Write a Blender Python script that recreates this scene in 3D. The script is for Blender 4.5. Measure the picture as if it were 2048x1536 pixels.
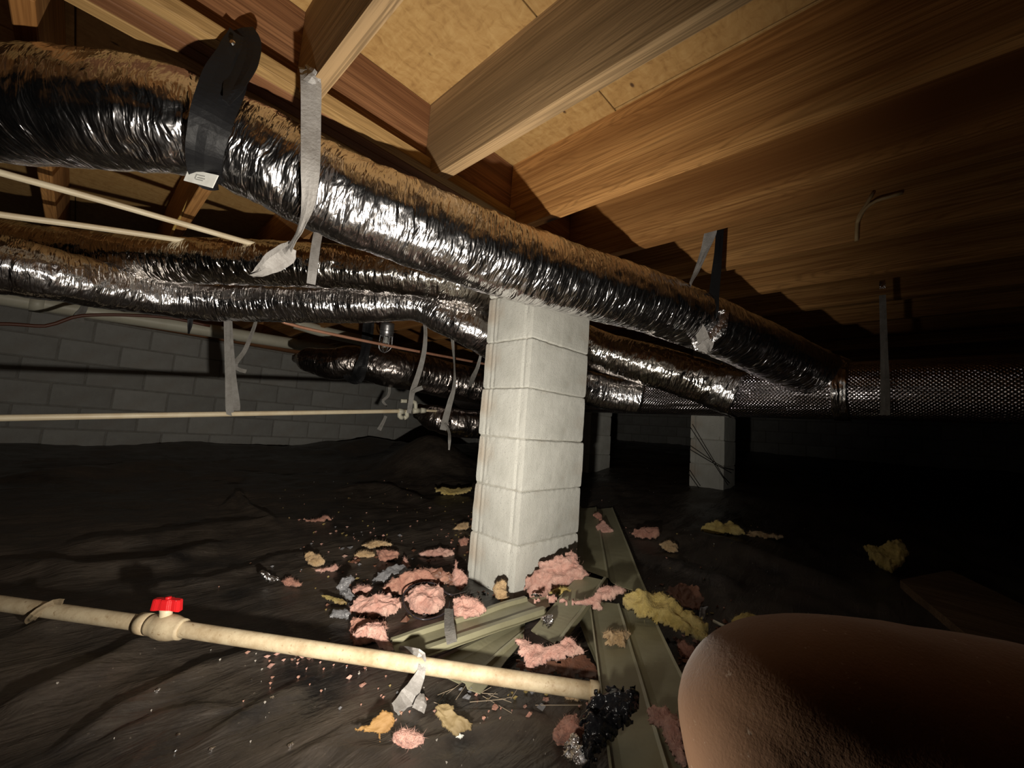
import bpy, bmesh, math, random
import numpy as np
from mathutils import Vector, Matrix

for o in list(bpy.data.objects): bpy.data.objects.remove(o)
scene = bpy.context.scene
COL = scene.collection

# ------------------------------------------------------------------ camera
# world: X along the girder, Y along the joists, Z up, camera at the origin
F = 830.0; YAW = math.radians(43.8605); PITCH = math.radians(6.3078); ROLL = math.radians(4.2660)
_w = np.array([math.cos(PITCH)*math.cos(YAW), math.cos(PITCH)*math.sin(YAW), math.sin(PITCH)])
_r = np.cross(_w, [0, 0, 1.0]); _r /= np.linalg.norm(_r)
_u = np.cross(_r, _w)
R_ = math.cos(ROLL)*_r + math.sin(ROLL)*_u
U_ = -math.sin(ROLL)*_r + math.cos(ROLL)*_u
W_ = _w
cd = bpy.data.cameras.new('camera'); cam = bpy.data.objects.new('camera', cd); COL.objects.link(cam)
cd.sensor_fit = 'HORIZONTAL'; cd.sensor_width = 36.0; cd.lens = 36.0*F/2048.0
cd.clip_start = 0.02; cd.clip_end = 100
M = Matrix.Identity(4)
for i in range(3):
    M[i][0] = R_[i]; M[i][1] = U_[i]; M[i][2] = -W_[i]
cam.matrix_world = M
scene.camera = cam

# ------------------------------------------------------------------ world, light, exposure
wd = bpy.data.worlds.new('dark'); scene.world = wd; wd.use_nodes = True
wd.node_tree.nodes['Background'].inputs[0].default_value = (0.5, 0.55, 0.6, 1)
wd.node_tree.nodes['Background'].inputs[1].default_value = 0.0004
LIGHT = Vector((0.23, 0.27, -0.33))
ld = bpy.data.lights.new('work_light', 'SPOT'); lo = bpy.data.objects.new('work_light', ld); COL.objects.link(lo)
ld.energy = 116; ld.color = (1.0, 0.92, 0.80); ld.spot_size = math.radians(134); ld.spot_blend = 1.0
ld.shadow_soft_size = 0.016
lo.location = LIGHT
AIM = LIGHT + Vector((math.cos(math.radians(64)), math.sin(math.radians(64)), .45))
lo.rotation_euler = (AIM - LIGHT).to_track_quat('-Z', 'Y').to_euler()
# the same work light's wide spill around its beam
sd = bpy.data.lights.new('work_light_spill', 'POINT'); so = bpy.data.objects.new('work_light_spill', sd); COL.objects.link(so)
sd.energy = 2.3; sd.color = (1.0, 0.92, 0.80); sd.shadow_soft_size = 0.02; so.location = LIGHT
vs = scene.view_settings
vs.view_transform = 'Standard'; vs.look = 'None'; vs.exposure = 0.0; vs.gamma = 1.0; vs.use_curve_mapping = False

# ------------------------------------------------------------------ pixel helpers
def ray(x, y):
    return ((x-1024)/F)*R_ - ((y-768)/F)*U_ + W_
def D(x, y, d): return Vector(ray(x, y)*d)
def onY(x, y, v): r = ray(x, y); return Vector(r*v/r[1])
def onX(x, y, v): r = ray(x, y); return Vector(r*v/r[0])
def onZ(x, y, v): r = ray(x, y); return Vector(r*v/r[2])

# ------------------------------------------------------------------ numpy noise
def _h(ix, iy, iz, s):
    n = (ix.astype(np.int64)*374761393 + iy.astype(np.int64)*668265263 + iz.astype(np.int64)*2147483647 + s*1274126177) & 0xffffffff
    n = ((n ^ (n >> 13))*1274126177) & 0xffffffff
    return ((n ^ (n >> 16)) & 0xffff)/65535.0*2-1
def noise3(x, y, z, s=0):
    x, y, z = np.broadcast_arrays(np.asarray(x, float), np.asarray(y, float), np.asarray(z, float))
    ix, iy, iz = np.floor(x), np.floor(y), np.floor(z)
    fx, fy, fz = x-ix, y-iy, z-iz
    fx, fy, fz = [t*t*t*(t*(t*6-15)+10) for t in (fx, fy, fz)]
    ix, iy, iz = ix.astype(np.int64), iy.astype(np.int64), iz.astype(np.int64)
    def L(a, b, t): return a+(b-a)*t
    c = lambda a, b, d: _h(ix+a, iy+b, iz+d, s)
    return L(L(L(c(0,0,0), c(1,0,0), fx), L(c(0,1,0), c(1,1,0), fx), fy),
             L(L(c(0,0,1), c(1,0,1), fx), L(c(0,1,1), c(1,1,1), fx), fy), fz)
def fbm(x, y, z, s=0, o=4, g=0.5):
    v = 0; a = 1; t = 0
    for k in range(o):
        v = v + a*noise3(np.asarray(x)*2**k, np.asarray(y)*2**k, np.asarray(z)*2**k, s+k*17); t += a; a *= g
    return v/t
def ridged(x, y, z, s=0, o=3):
    v = 0; a = 1; t = 0
    for k in range(o):
        v = v + a*(1-2*np.abs(noise3(np.asarray(x)*2**k, np.asarray(y)*2**k, np.asarray(z)*2**k, s+k*31))); t += a; a *= .5
    return v/t

# ------------------------------------------------------------------ object helpers
def tag(o, label=None, cat=None, group=None, kind=None):
    if label: o['label'] = label
    if cat: o['category'] = cat
    if group: o['group'] = group
    if kind: o['kind'] = kind
    return o
def link(name, me, mat=None, parent=None):
    o = bpy.data.objects.new(name, me); COL.objects.link(o)
    if mat is not None and len(me.materials) == 0: me.materials.append(mat)
    if parent is not None: o.parent = parent
    return o
def empty(name, loc=(0, 0, 0), rz=0.0):
    o = bpy.data.objects.new(name, None); COL.objects.link(o); o.location = loc; o.rotation_euler = (0, 0, rz)
    o.empty_display_size = 0.05
    return o
def pyd(name, v, f, smooth=False):
    me = bpy.data.meshes.new(name); me.from_pydata([tuple(map(float, p)) for p in v], [], f); me.update()
    if smooth: me.polygons.foreach_set('use_smooth', [True]*len(me.polygons))
    return me
def grid_faces(n, m, wrap=False, base=0):
    a = np.arange(n-1)[:, None]; mm = m if wrap else m-1
    b = np.arange(mm)[None, :]; b2 = (b+1) % m
    q = np.stack([a*m+b, a*m+b2, (a+1)*m+b2, (a+1)*m+b], -1).reshape(-1, 4)+base
    return q.tolist()
def box_mesh(name, sx, sy, sz, ch=0.0, origin='center'):
    bm = bmesh.new(); bmesh.ops.create_cube(bm, size=1)
    for v in bm.verts: v.co = Vector((v.co.x*sx, v.co.y*sy, v.co.z*sz))
    if ch > 0: bmesh.ops.bevel(bm, geom=bm.edges[:], offset=ch, segments=1, affect='EDGES')
    me = bpy.data.meshes.new(name); bm.to_mesh(me); bm.free(); return me
def box(name, lo_, hi, mat, parent=None, ch=0.002):
    lo_ = Vector(lo_); hi = Vector(hi); s = hi-lo_
    me = box_mesh(name, s.x, s.y, s.z, ch)
    o = link(name, me, mat, parent); o.location = (lo_+hi)/2
    return o
def resample(pts, step, rad=None):
    P = np.array([list(p) for p in pts], float); n = len(P)
    if n > 2:   # catmull rom
        out = []; ro = []
        rr = np.array(rad, float) if rad is not None else np.ones(n)
        E0 = 2*P[0]-P[1]; E1 = 2*P[-1]-P[-2]; Q = np.vstack([E0, P, E1]); rq = np.concatenate([[rr[0]], rr, [rr[-1]]])
        for i in range(n-1):
            a, b, c, d = Q[i:i+4]; k = max(2, int(np.linalg.norm(c-b)/step))
            for t in np.arange(k)/k:
                out.append(.5*((2*b)+(-a+c)*t+(2*a-5*b+4*c-d)*t*t+(-a+3*b-3*c+d)*t**3))
                s = t*t*(3-2*t); ro.append(rq[i+1]*(1-s)+rq[i+2]*s)
        out.append(P[-1]); ro.append(rr[-1]); return np.array(out), np.array(ro)
    k = max(2, int(np.linalg.norm(P[1]-P[0])/step)); t = np.linspace(0, 1, k+1)[:, None]
    rr = np.array(rad, float) if rad is not None else np.ones(2)
    return P[0]*(1-t)+P[1]*t, rr[0]*(1-t[:, 0])+rr[1]*t[:, 0]
def frames(C):
    T = np.gradient(C, axis=0); T /= np.linalg.norm(T, axis=1)[:, None]+1e-9
    N = np.zeros_like(T); up = np.array([0, 0, 1.0])
    if abs(T[0] @ up) > .9: up = np.array([1.0, 0, 0])
    n = up-T[0]*(up @ T[0]); n /= np.linalg.norm(n)
    for i in range(len(C)):
        n = n-T[i]*(n @ T[i]); n /= np.linalg.norm(n); N[i] = n
    return T, N, np.cross(T, N)
def tube_mesh(name, pts, r, seg=16, step=0.05, disp=None, cap=True, straight=False):
    """disp(s, ang) gives a radial offset"""
    rad = r if hasattr(r, '__len__') else [r]*len(pts)
    if straight: C = np.array([list(p) for p in pts], float); rr = np.array(rad, float)
    else: C, rr = resample(pts, step, rad)
    T, N, B = frames(C)
    s = np.concatenate([[0], np.cumsum(np.linalg.norm(np.diff(C, axis=0), axis=1))])
    a = np.arange(seg)/seg*2*np.pi
    A, S = np.meshgrid(a, s); RR = np.repeat(rr[:, None], seg, 1)
    if disp is not None: RR = RR+disp(S, A)
    V = C[:, None, :]+RR[..., None]*(np.cos(A)[..., None]*N[:, None, :]+np.sin(A)[..., None]*B[:, None, :])
    n = len(C); v = V.reshape(-1, 3); f = grid_faces(n, seg, True)
    uv = np.stack([S, A*np.mean(rr)], -1).reshape(-1, 2)
    if cap:
        v = np.vstack([v, C[0], C[-1]]); uv = np.vstack([uv, [0, 0], [s[-1], 0]])
        k = n*seg
        f += [[k, (j+1) % seg, j] for j in range(seg)]+[[k+1, (n-1)*seg+j, (n-1)*seg+(j+1) % seg] for j in range(seg)]
    me = pyd(name, v, f, True)
    ul = me.uv_layers.new(name='UVMap'); li = np.zeros(len(me.loops), int); me.loops.foreach_get('vertex_index', li)
    UVL = uv[li].copy()
    ls = np.zeros(len(me.polygons), int); lt = np.zeros(len(me.polygons), int)
    me.polygons.foreach_get('loop_start', ls); me.polygons.foreach_get('loop_total', lt)
    full = 2*np.pi*np.mean(rr)
    q = ls[lt == 4]
    vv = UVL[q[:, None]+np.arange(4)[None, :], 1]
    big = (vv.max(1)-vv.min(1)) > full/2
    idx = (q[:, None]+np.arange(4)[None, :])[big]
    sub = UVL[idx, 1]; sub[sub < full/2] += full; UVL[idx, 1] = sub
    ul.data.foreach_set('uv', UVL.ravel().astype(np.float32))
    return me
def ribbon_mesh(name, pts, width, th=0.0015, step=0.012, twist=None, wdir=None, wrink=0.0, seed=0, across=4):
    wid = width if hasattr(width, '__len__') else [width]*len(pts)
    C, w = resample(pts, step, wid); n = len(C)
    T = np.gradient(C, axis=0); T /= np.linalg.norm(T, axis=1)[:, None]+1e-9
    tw = np.interp(np.linspace(0, 1, n), np.linspace(0, 1, len(twist)), twist) if twist is not None else np.zeros(n)
    V = []; m = across+1
    for i in range(n):
        view = C[i]/np.linalg.norm(C[i]) if wdir is None else None
        b = np.cross(T[i], view) if wdir is None else np.array(wdir, float)-T[i]*(T[i] @ np.array(wdir, float))
        b /= np.linalg.norm(b)+1e-9; nn = np.cross(T[i], b)
        a = math.radians(tw[i]); b2 = math.cos(a)*b+math.sin(a)*nn; n2 = np.cross(T[i], b2)
        for side in (-.5, .5):
            for k in range(m):
                u = k/across-.5
                off = wrink*float(noise3(u*3, i*step*14, seed, 5)) if wrink else 0
                V.append(C[i]+b2*u*w[i]+n2*(side*th+off))
    V = np.array(V).reshape(n, 2*m, 3)
    ring = list(range(m))+list(range(2*m-1, m-1, -1)); V = V[:, ring]
    f = grid_faces(n, 2*m, True); k = (n-1)*2*m
    f += [list(range(2*m))[::-1], list(range(k, k+2*m))]
    return pyd(name, V.reshape(-1, 3), f)

# ------------------------------------------------------------------ materials
class NT:
    def __init__(s, name):
        s.m = bpy.data.materials.new(name); s.m.use_nodes = True; s.t = s.m.node_tree; s.n = s.t.nodes; s.l = s.t.links
        s.p = s.n['Principled BSDF']
    def add(s, ty, ins=None, **kw):
        nd = s.n.new(ty)
        for k, v in kw.items(): setattr(nd, k, v)
        for k, v in (ins or {}).items():
            if isinstance(v, bpy.types.NodeSocket): s.l.new(v, nd.inputs[k])
            else: nd.inputs[k].default_value = v
        return nd
    def coord(s, which='Object', scale=(1, 1, 1), rot=(0, 0, 0)):
        c = s.n.new('ShaderNodeTexCoord')
        return s.add('ShaderNodeMapping', {'Vector': c.outputs[which], 'Scale': scale, 'Rotation': rot}).outputs[0]
    def noise(s, vec, scale, detail=4, rough=.55, dist=0, out=0):
        return s.add('ShaderNodeTexNoise', {'Vector': vec, 'Scale': scale, 'Detail': detail, 'Roughness': rough, 'Distortion': dist}).outputs[out]
    def ramp(s, fac, stops, interp='LINEAR'):
        r = s.add('ShaderNodeValToRGB', {'Fac': fac}); e = r.color_ramp.elements; r.color_ramp.interpolation = interp
        while len(e) < len(stops): e.new(.5)
        for el, (p, c) in zip(e, stops):
            el.position = p; el.color = c if len(c) == 4 else (*c, 1)
        return r.outputs[0]
    def mix(s, fac, a, b, blend='MIX'):
        x = s.add('ShaderNodeMix', data_type='RGBA', blend_type=blend)
        for k, v in ((0, fac), (6, a), (7, b)):
            if isinstance(v, bpy.types.NodeSocket): s.l.new(v, x.inputs[k])
            else: x.inputs[k].default_value = v if k == 0 or len(v) == 4 else (*v, 1)
        return x.outputs[2]
    def math(s, op, a, b=0.0):
        x = s.add('ShaderNodeMath', operation=op)
        for k, v in ((0, a), (1, b)):
            if isinstance(v, bpy.types.NodeSocket): s.l.new(v, x.inputs[k])
            else: x.inputs[k].default_value = v
        return x.outputs[0]
    def bump(s, h, strength=.5, dist=.01, prev=None):
        ins = {'Height': h, 'Strength': strength, 'Distance': dist}
        if prev is not None: ins['Normal'] = prev
        return s.add('ShaderNodeBump', ins).outputs[0]
    def set(s, **kw):
        for k, v in kw.items():
            k = k.replace('_', ' ')
            if isinstance(v, bpy.types.NodeSocket): s.l.new(v, s.p.inputs[k])
            else: s.p.inputs[k].default_value = v if not (isinstance(v, tuple) and len(v) == 3) else (*v, 1)
        return s.m
def rnd(nt):  # per object random
    return nt.n.new('ShaderNodeObjectInfo').outputs['Random']

def mat_wood(name, axis, light, dark, knot=True, sat_var=.25):
    nt = NT(name); sc = [26, 26, 26]; sc[axis] = 1.1
    oi = nt.n.new('ShaderNodeObjectInfo'); co = nt.n.new('ShaderNodeTexCoord')
    off = nt.add('ShaderNodeVectorMath', {0: co.outputs['Object'], 1: oi.outputs['Location']}, operation='ADD').outputs[0]
    v = nt.add('ShaderNodeMapping', {'Vector': off, 'Scale': sc}).outputs[0]
    n1 = nt.noise(v, 1.0, 5, .6, .6)
    sc2 = [7, 7, 7]; sc2[axis] = .35
    v2 = nt.add('ShaderNodeMapping', {'Vector': off, 'Scale': sc2}).outputs[0]
    n2 = nt.noise(v2, 1.0, 3, .5, 1.2)
    rings = nt.math('SINE', nt.math('MULTIPLY', n2, 150.0))
    rings = nt.math('MULTIPLY_ADD', rings, .5); nt.n[-1].inputs[2].default_value = .5
    c = nt.ramp(n1, [(.3, dark), (.62, light)])
    c2 = nt.mix(.5, c, nt.ramp(rings, [(0., tuple(x*.55 for x in light)), (.35, light), (1., tuple(min(1, x*1.12) for x in light))]), 'MIX')
    c3 = nt.mix(nt.ramp(nt.noise(v2, .8, 2), [(.42, (0, 0, 0)), (.7, (1, 1, 1))]), c2, tuple(x*.62 for x in dark))
    sf = [150, 150, 150]; sf[axis] = 1.6
    fine = nt.noise(nt.add('ShaderNodeMapping', {'Vector': off, 'Scale': sf}).outputs[0], 1.0, 3, .7, .3)
    c3 = nt.mix(nt.ramp(fine, [(.36, (.75, .75, .75)), (.55, (0, 0, 0))]), c3, tuple(x*.6 for x in dark))
    if knot:
        kv = [4.2, 4.2, 4.2]; kv[axis] = 2.2
        vk = nt.add('ShaderNodeMapping', {'Vector': off, 'Scale': kv}).outputs[0]
        vo = nt.add('ShaderNodeTexVoronoi', {'Vector': vk, 'Scale': 1.0, 'Randomness': 1.0})
        k = nt.ramp(vo.outputs['Distance'], [(.05, (1, 1, 1)), (.095, (0, 0, 0))])
        c3 = nt.mix(k, c3, (.05, .02, .008))
    hv = nt.add('ShaderNodeHueSaturation', {'Color': c3, 'Hue': .5, 'Saturation': 1.0})
    val = nt.math('MULTIPLY_ADD', oi.outputs['Random'], sat_var); nt.n[-1].inputs[2].default_value = 1-sat_var*.6
    nt.l.new(val, hv.inputs['Value'])
    return nt.set(Base_Color=hv.outputs[0], Roughness=.72, Specular_IOR_Level=.25, Normal=nt.bump(n1, .35, .002))

W_JOIST = mat_wood('pine_joist', 1, (.54, .285, .098), (.33, .135, .036))
W_GREY = mat_wood('grey_pine', 1, (.40, .265, .135), (.26, .165, .08))
W_GIRD = mat_wood('girder_wood', 0, (.34, .165, .075), (.19, .075, .03))
W_LEDG = mat_wood('ledger_wood', 0, (.58, .37, .155), (.40, .23, .08), False)
W_OLD = mat_wood('old_plank', 1, (.22, .14, .08), (.12, .07, .035))

def mat_osb():
    nt = NT('osb_subfloor'); v = nt.coord('Object')
    w = nt.add('ShaderNodeVectorMath', {0: nt.noise(v, 18, 2, .5, 0, 1), 1: (.05, .05, 0)}, operation='MULTIPLY').outputs[0]
    vw = nt.add('ShaderNodeVectorMath', {0: v, 1: w}, operation='ADD').outputs[0]
    def strands(scale, rot):
        m = nt.add('ShaderNodeMapping', {'Vector': vw, 'Scale': scale, 'Rotation': (0, 0, rot)}).outputs[0]
        return nt.noise(m, 1.0, 3, .6, .3)
    a = strands((9, 55, 1), .2); b_ = strands((60, 14, 1), .5); c_ = strands((30, 60, 1), -.7)
    bw = nt.math('MULTIPLY', nt.math('ADD', nt.math('ADD', a, b_), c_), .3333)
    base = nt.ramp(bw, [(.36, (.30, .165, .052)), (.48, (.43, .255, .088)), (.62, (.52, .335, .13))])
    base = nt.mix(nt.ramp(nt.noise(v, 2.5, 3), [(.35, (0, 0, 0)), (.75, (.55, .55, .55))]), base, (.33, .185, .062))
    fl = nt.add('ShaderNodeTexVoronoi', {'Vector': nt.coord('Object', (6, 12, 1), (0, 0, .7)), 'Scale': 1.0})
    sp = nt.ramp(fl.outputs['Distance'], [(.035, (1, 1, 1)), (.08, (0, 0, 0))])
    base = nt.mix(sp, base, (.09, .045, .018))
    return nt.set(Base_Color=base, Roughness=.7, Normal=nt.bump(bw, .6, .003))
OSB = mat_osb()

def mat_block(name, col, dk, spot=.5):
    nt = NT(name); v = nt.coord('Object'); oi = rnd(nt)
    n = nt.noise(v, 7, 5, .6); fine = nt.noise(v, 180, 3, .7)
    c = nt.mix(nt.ramp(n, [(.35, (0, 0, 0)), (.7, (1, 1, 1))]), col, dk)
    c = nt.mix(nt.ramp(fine, [(.30, (1, 1, 1)), (.40, (0, 0, 0))]), c, tuple(x*.45 for x in col))
    rust = nt.ramp(nt.noise(v, 3.2, 3, .5), [(.56, (0, 0, 0)), (.72, (spot,)*3)])
    c = nt.mix(rust, c, (.50, .36, .24))
    hv = nt.add('ShaderNodeHueSaturation', {'Color': c})
    val = nt.math('MULTIPLY_ADD', oi, .22); nt.n[-1].inputs[2].default_value = .86
    nt.l.new(val, hv.inputs['Value'])
    b = nt.bump(fine, .5, .003); b = nt.bump(n, .4, .01, b)
    return nt.set(Base_Color=hv.outputs[0], Roughness=.92, Specular_IOR_Level=.15, Normal=b)
BLOCK = mat_block('pier_block', (.68, .68, .63), (.56, .56, .51))
BLOCKW = mat_block('wall_block', (.42, .42, .40), (.34, .335, .315), .15)
def mat_simple(name, col, rough=.6, metal=0., noise=None, bumpk=0., bscale=60, dk=None, spec=.5, **kw):
    nt = NT(name); v = nt.coord('Object')
    c = col
    if noise: c = nt.mix(nt.ramp(nt.noise(v, noise, 5, .65), [(.4, (0, 0, 0)), (.68, (1, 1, 1))]), col, dk)
    a = dict(Base_Color=c, Roughness=rough, Metallic=metal, Specular_IOR_Level=spec)
    if bumpk: a['Normal'] = nt.bump(nt.noise(v, bscale, 4, .6), bumpk, .006)
    a.update(kw)
    return nt.set(**a)
MORTAR = mat_simple('mortar', (.30, .29, .265), .95, noise=20, dk=(.22, .21, .19), bumpk=.5, bscale=120)
PIER_MORTAR = mat_simple('pier_mortar', (.50, .49, .44), .95, noise=20, dk=(.40, .39, .34), bumpk=.5, bscale=120)

def mat_foil(name, col=(.82, .80, .81), rough=.19, ring=60, k=1.0):
    nt = NT(name)
    warp = nt.noise(nt.coord('UV', (9, 9, 1)), 1.0, 2, .5, 0, 1)
    def uv(scale, rot, wk):
        c = nt.n.new('ShaderNodeTexCoord')
        w = nt.add('ShaderNodeVectorMath', {0: warp, 1: (wk, wk, 0)}, operation='MULTIPLY').outputs[0]
        a = nt.add('ShaderNodeVectorMath', {0: c.outputs['UV'], 1: w}, operation='ADD').outputs[0]
        return nt.add('ShaderNodeMapping', {'Vector': a, 'Scale': scale, 'Rotation': (0, 0, rot)}).outputs[0]
    n1 = nt.noise(uv((ring, 11, 1), .12, .03), 1.0, 2, .55, .5)
    n2 = nt.noise(uv((ring*1.5, 34, 1), .5, .02), 1.0, 2, .5, .6)
    n3 = nt.noise(uv((11, 9, 1), 0, .0), 1.0, 2, .5)
    r1 = nt.math('ABSOLUTE', nt.math('SUBTRACT', nt.noise(uv((ring*.8, 7, 1), -.55, .03), 1.0, 1, .5), .5))
    r2 = nt.math('ABSOLUTE', nt.math('SUBTRACT', nt.noise(uv((ring*.7, 8, 1), .7, .03), 1.0, 1, .5), .5))
    b = nt.bump(n3, .7*k, .028); b = nt.bump(n1, .8*k, .010, b)
    b = nt.bump(nt.math('MINIMUM', r1, r2), .55*k, .008, b); b = nt.bump(n2, .6*k, .0035, b)
    dust = nt.ramp(nt.noise(nt.coord('UV', (5, 6, 1)), 1.0, 4, .6), [(.45, (0, 0, 0)), (.8, (1, 1, 1))])
    c = nt.mix(dust, col, tuple(x*.75 for x in col))
    r = nt.math('MULTIPLY_ADD', dust, .08); nt.n[-1].inputs[2].default_value = rough
    return nt.set(Base_Color=c, Metallic=1.0, Roughness=r, Normal=b)
FOIL = mat_foil('duct_foil')
FOIL_B = mat_foil('duct_foil_warm', (.70, .66, .61), .15, 52)
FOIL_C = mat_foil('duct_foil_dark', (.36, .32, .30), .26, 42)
def mat_trunk():
    nt = NT('dimpled_foil')
    co = nt.coord('UV', (88, 88, 1), (0, 0, .785))
    vo = nt.add('ShaderNodeTexVoronoi', {'Vector': co, 'Scale': 1.0, 'Randomness': .0})
    d = nt.ramp(vo.outputs['Distance'], [(.05, (1, 1, 1)), (.5, (0, 0, 0))])
    b = nt.bump(nt.noise(nt.coord('UV', (3, 22, 1)), 1.0, 3), .55, .02)
    b = nt.bump(d, .8, .004, b)
    return nt.set(Base_Color=(.74, .70, .74), Metallic=1.0, Roughness=.2, Normal=b)
TRUNK = mat_trunk()
BLACKP = mat_simple('black_strap', (.010, .010, .011), .5, bumpk=.35, bscale=30, spec=.18)
STRAP = mat_simple('grey_webbing', (.34, .325, .31), .45, noise=30, dk=(.25, .235, .22), bumpk=.35, bscale=150)
STRAPD = mat_simple('dull_webbing', (.24, .23, .215), .6, noise=30, dk=(.17, .16, .145), bumpk=.35, bscale=150)
TAG = mat_simple('tag_white', (.72, .72, .68), .6, noise=60, dk=(.6, .6, .56))
INK = mat_simple('ink', (.35, .35, .33), .7)
CPVC = mat_simple('cream_pipe', (.80, .70, .50), .42, noise=9, dk=(.70, .57, .38))
PVC = mat_simple('white_pvc', (.66, .64, .52), .45, noise=5, dk=(.55, .52, .41))
def mat_dirtypipe():
    nt = NT('dusty_cream_pipe'); v = nt.coord('Object')
    n = nt.noise(v, 14, 5, .7); n2 = nt.noise(v, 70, 4, .7)
    c = nt.mix(nt.ramp(n, [(.4, (0, 0, 0)), (.66, (1, 1, 1))]), (.66, .55, .37), (.43, .32, .19))
    c = nt.mix(nt.ramp(n2, [(.30, (1, 1, 1)), (.40, (0, 0, 0))]), c, (.36, .25, .14))
    return nt.set(Base_Color=c, Roughness=.6, Normal=nt.bump(n2, .25, .002))
DPIPE = mat_dirtypipe()
COPPER = mat_simple('copper', (.80, .42, .28), .35, .45, noise=8, dk=(.55, .26, .16))
RED = mat_simple('red_plastic', (.72, .018, .022), .35, bumpk=.1)
CABLE = mat_simple('yellow_cable', (.55, .36, .10), .5)
CABLEB = mat_simple('brown_cable', (.10, .035, .02), .5)
TANCABLE = mat_simple('tan_cable', (.40, .28, .14), .55)
WIRE = mat_simple('black_wire', (.01, .01, .01), .5)
ALU = mat_simple('lamp_metal', (.42, .42, .43), .35, .9, bumpk=.15)
GLASS = NT('jar_glass').set(Base_Color=(.95, .97, .97), Roughness=.06, Transmission_Weight=1.0, IOR=1.45)
STEEL = mat_simple('galvanised', (.45, .50, .52), .4, .8, noise=25, dk=(.34, .38, .40))
NAIL = mat_simple('nail', (.85, .85, .85), .15, 1.0)

def mat_plastic():
    nt = NT('black_poly_ground'); v = nt.coord('Object')
    big = nt.noise(v, 1.5, 4, .6, .4); mid = nt.noise(v, 7, 5, .65); fine = nt.noise(v, 110, 3, .7)
    dv = nt.coord('Object', (3.0, 16, 6), (0, 0, -.56)); streak = nt.noise(dv, 1.0, 4, .6, .5)
    m = nt.math('MULTIPLY_ADD', mid, .5); nt.n[-1].inputs[2].default_value = -.02
    nt.l.new(nt.math('MULTIPLY', big, .55), nt.n[-2].inputs[2])
    dust = nt.ramp(m, [(.36, (0, 0, 0)), (.62, (1, 1, 1))])
    c = nt.mix(dust, (.011, .011, .012), (.078, .062, .048))
    c = nt.mix(nt.ramp(streak, [(.5, (0, 0, 0)), (.75, (.5, .5, .5))]), c, (.07, .058, .047))
    c = nt.mix(nt.ramp(fine, [(.68, (0, 0, 0)), (.76, (1, 1, 1))]), c, (.24, .20, .16))
    r = nt.math('MULTIPLY_ADD', dust, .22); nt.n[-1].inputs[2].default_value = .30
    cr = nt.math('ABSOLUTE', nt.math('SUBTRACT', nt.noise(nt.coord('Object', (9, 22, 10), (0, 0, -.7)), 1.0, 3, .6, .8), .5))
    b = nt.bump(streak, .5, .02); b = nt.bump(mid, .5, .010, b); b = nt.bump(cr, .5, .012, b); b = nt.bump(fine, .25, .002, b)
    return nt.set(Base_Color=c, Roughness=r, Specular_IOR_Level=.6, Normal=b)
PLASTIC = mat_plastic()
def mat_fluff(name, a, b_, c_):
    nt = NT(name); v = nt.coord('Object'); n = nt.noise(v, 24, 5, .7, .6); n2 = nt.noise(v, 8, 3)
    c = nt.mix(nt.ramp(n, [(.32, (0, 0, 0)), (.64, (1, 1, 1))]), b_, a)
    c = nt.mix(nt.ramp(n2, [(.55, (0, 0, 0)), (.8, (.7, .7, .7))]), c, c_)
    st = nt.noise(nt.coord('Object', (60, 200, 120), (.3, .4, .6)), 1.0, 4, .7, .7)
    bb = nt.bump(n, .9, .012); bb = nt.bump(st, .8, .004, bb)
    return nt.set(Base_Color=c, Roughness=.95, Specular_IOR_Level=.08, Normal=bb, Sheen_Weight=.15)
PINK = mat_fluff('pink_glass_wool', (.76, .48, .40), (.50, .25, .20), (.70, .52, .40))
PINKB = mat_fluff('dirty_pink_wool', (.58, .32, .24), (.34, .15, .11), (.46, .31, .19))
YELL = mat_fluff('yellow_glass_wool', (.74, .59, .23), (.46, .33, .09), (.66, .54, .30))
TANW = mat_fluff('tan_glass_wool', (.68, .50, .30), (.42, .27, .13), (.60, .47, .32))
KRAFT = mat_simple('kraft_paper', (.30, .17, .055), .7, noise=14, dk=(.20, .10, .03), bumpk=.3, bscale=30)
KRAFTP = mat_simple('pale_kraft', (.25, .185, .09), .7, noise=14, dk=(.19, .135, .06), bumpk=.2, bscale=30)
LEAFM = mat_simple('dry_leaf', (.32, .25, .09), .6, noise=20, dk=(.20, .13, .05))
BROWNPAPER = mat_simple('brown_backing', (.20, .09, .055), .5, noise=12, dk=(.12, .05, .03), bumpk=.4, bscale=25)
SCRAPF = mat_simple('crumpled_foil', (.80, .79, .80), .22, 1.0, bumpk=1.0, bscale=55)
SHEETG = mat_simple('grey_film', (.20, .20, .21), .3, bumpk=.5, bscale=40)
BAGM = mat_simple('black_bag', (.012, .012, .014), .2, bumpk=.8, bscale=45)
OLIVE = mat_simple('olive_siding', (.30, .285, .185), .38, noise=6, dk=(.23, .215, .135), bumpk=.08)
OLIVEL = mat_simple('olive_edge', (.36, .345, .235), .4, noise=10, dk=(.28, .27, .18))
def mat_cloth():
    nt = NT('brown_canvas'); v = nt.coord('Object'); n = nt.noise(v, 18, 5, .6)
    c = nt.mix(n, (.24, .125, .06), (.16, .078, .037))
    w = nt.noise(v, 420, 2, .6)
    c = nt.mix(nt.ramp(nt.noise(v, 120, 3, .7), [(.66, (0, 0, 0)), (.74, (.6, .6, .6))]), c, (.5, .4, .3))
    return nt.set(Base_Color=c, Roughness=.8, Specular_IOR_Level=.2, Sheen_Weight=.3, Normal=nt.bump(n, .15, .01, nt.bump(w, .35, .001)))
CANVAS = mat_cloth()
LEATHER = mat_simple('boot_leather', (.06, .035, .02), .6, noise=20, dk=(.04, .02, .012), bumpk=.3)

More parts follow.
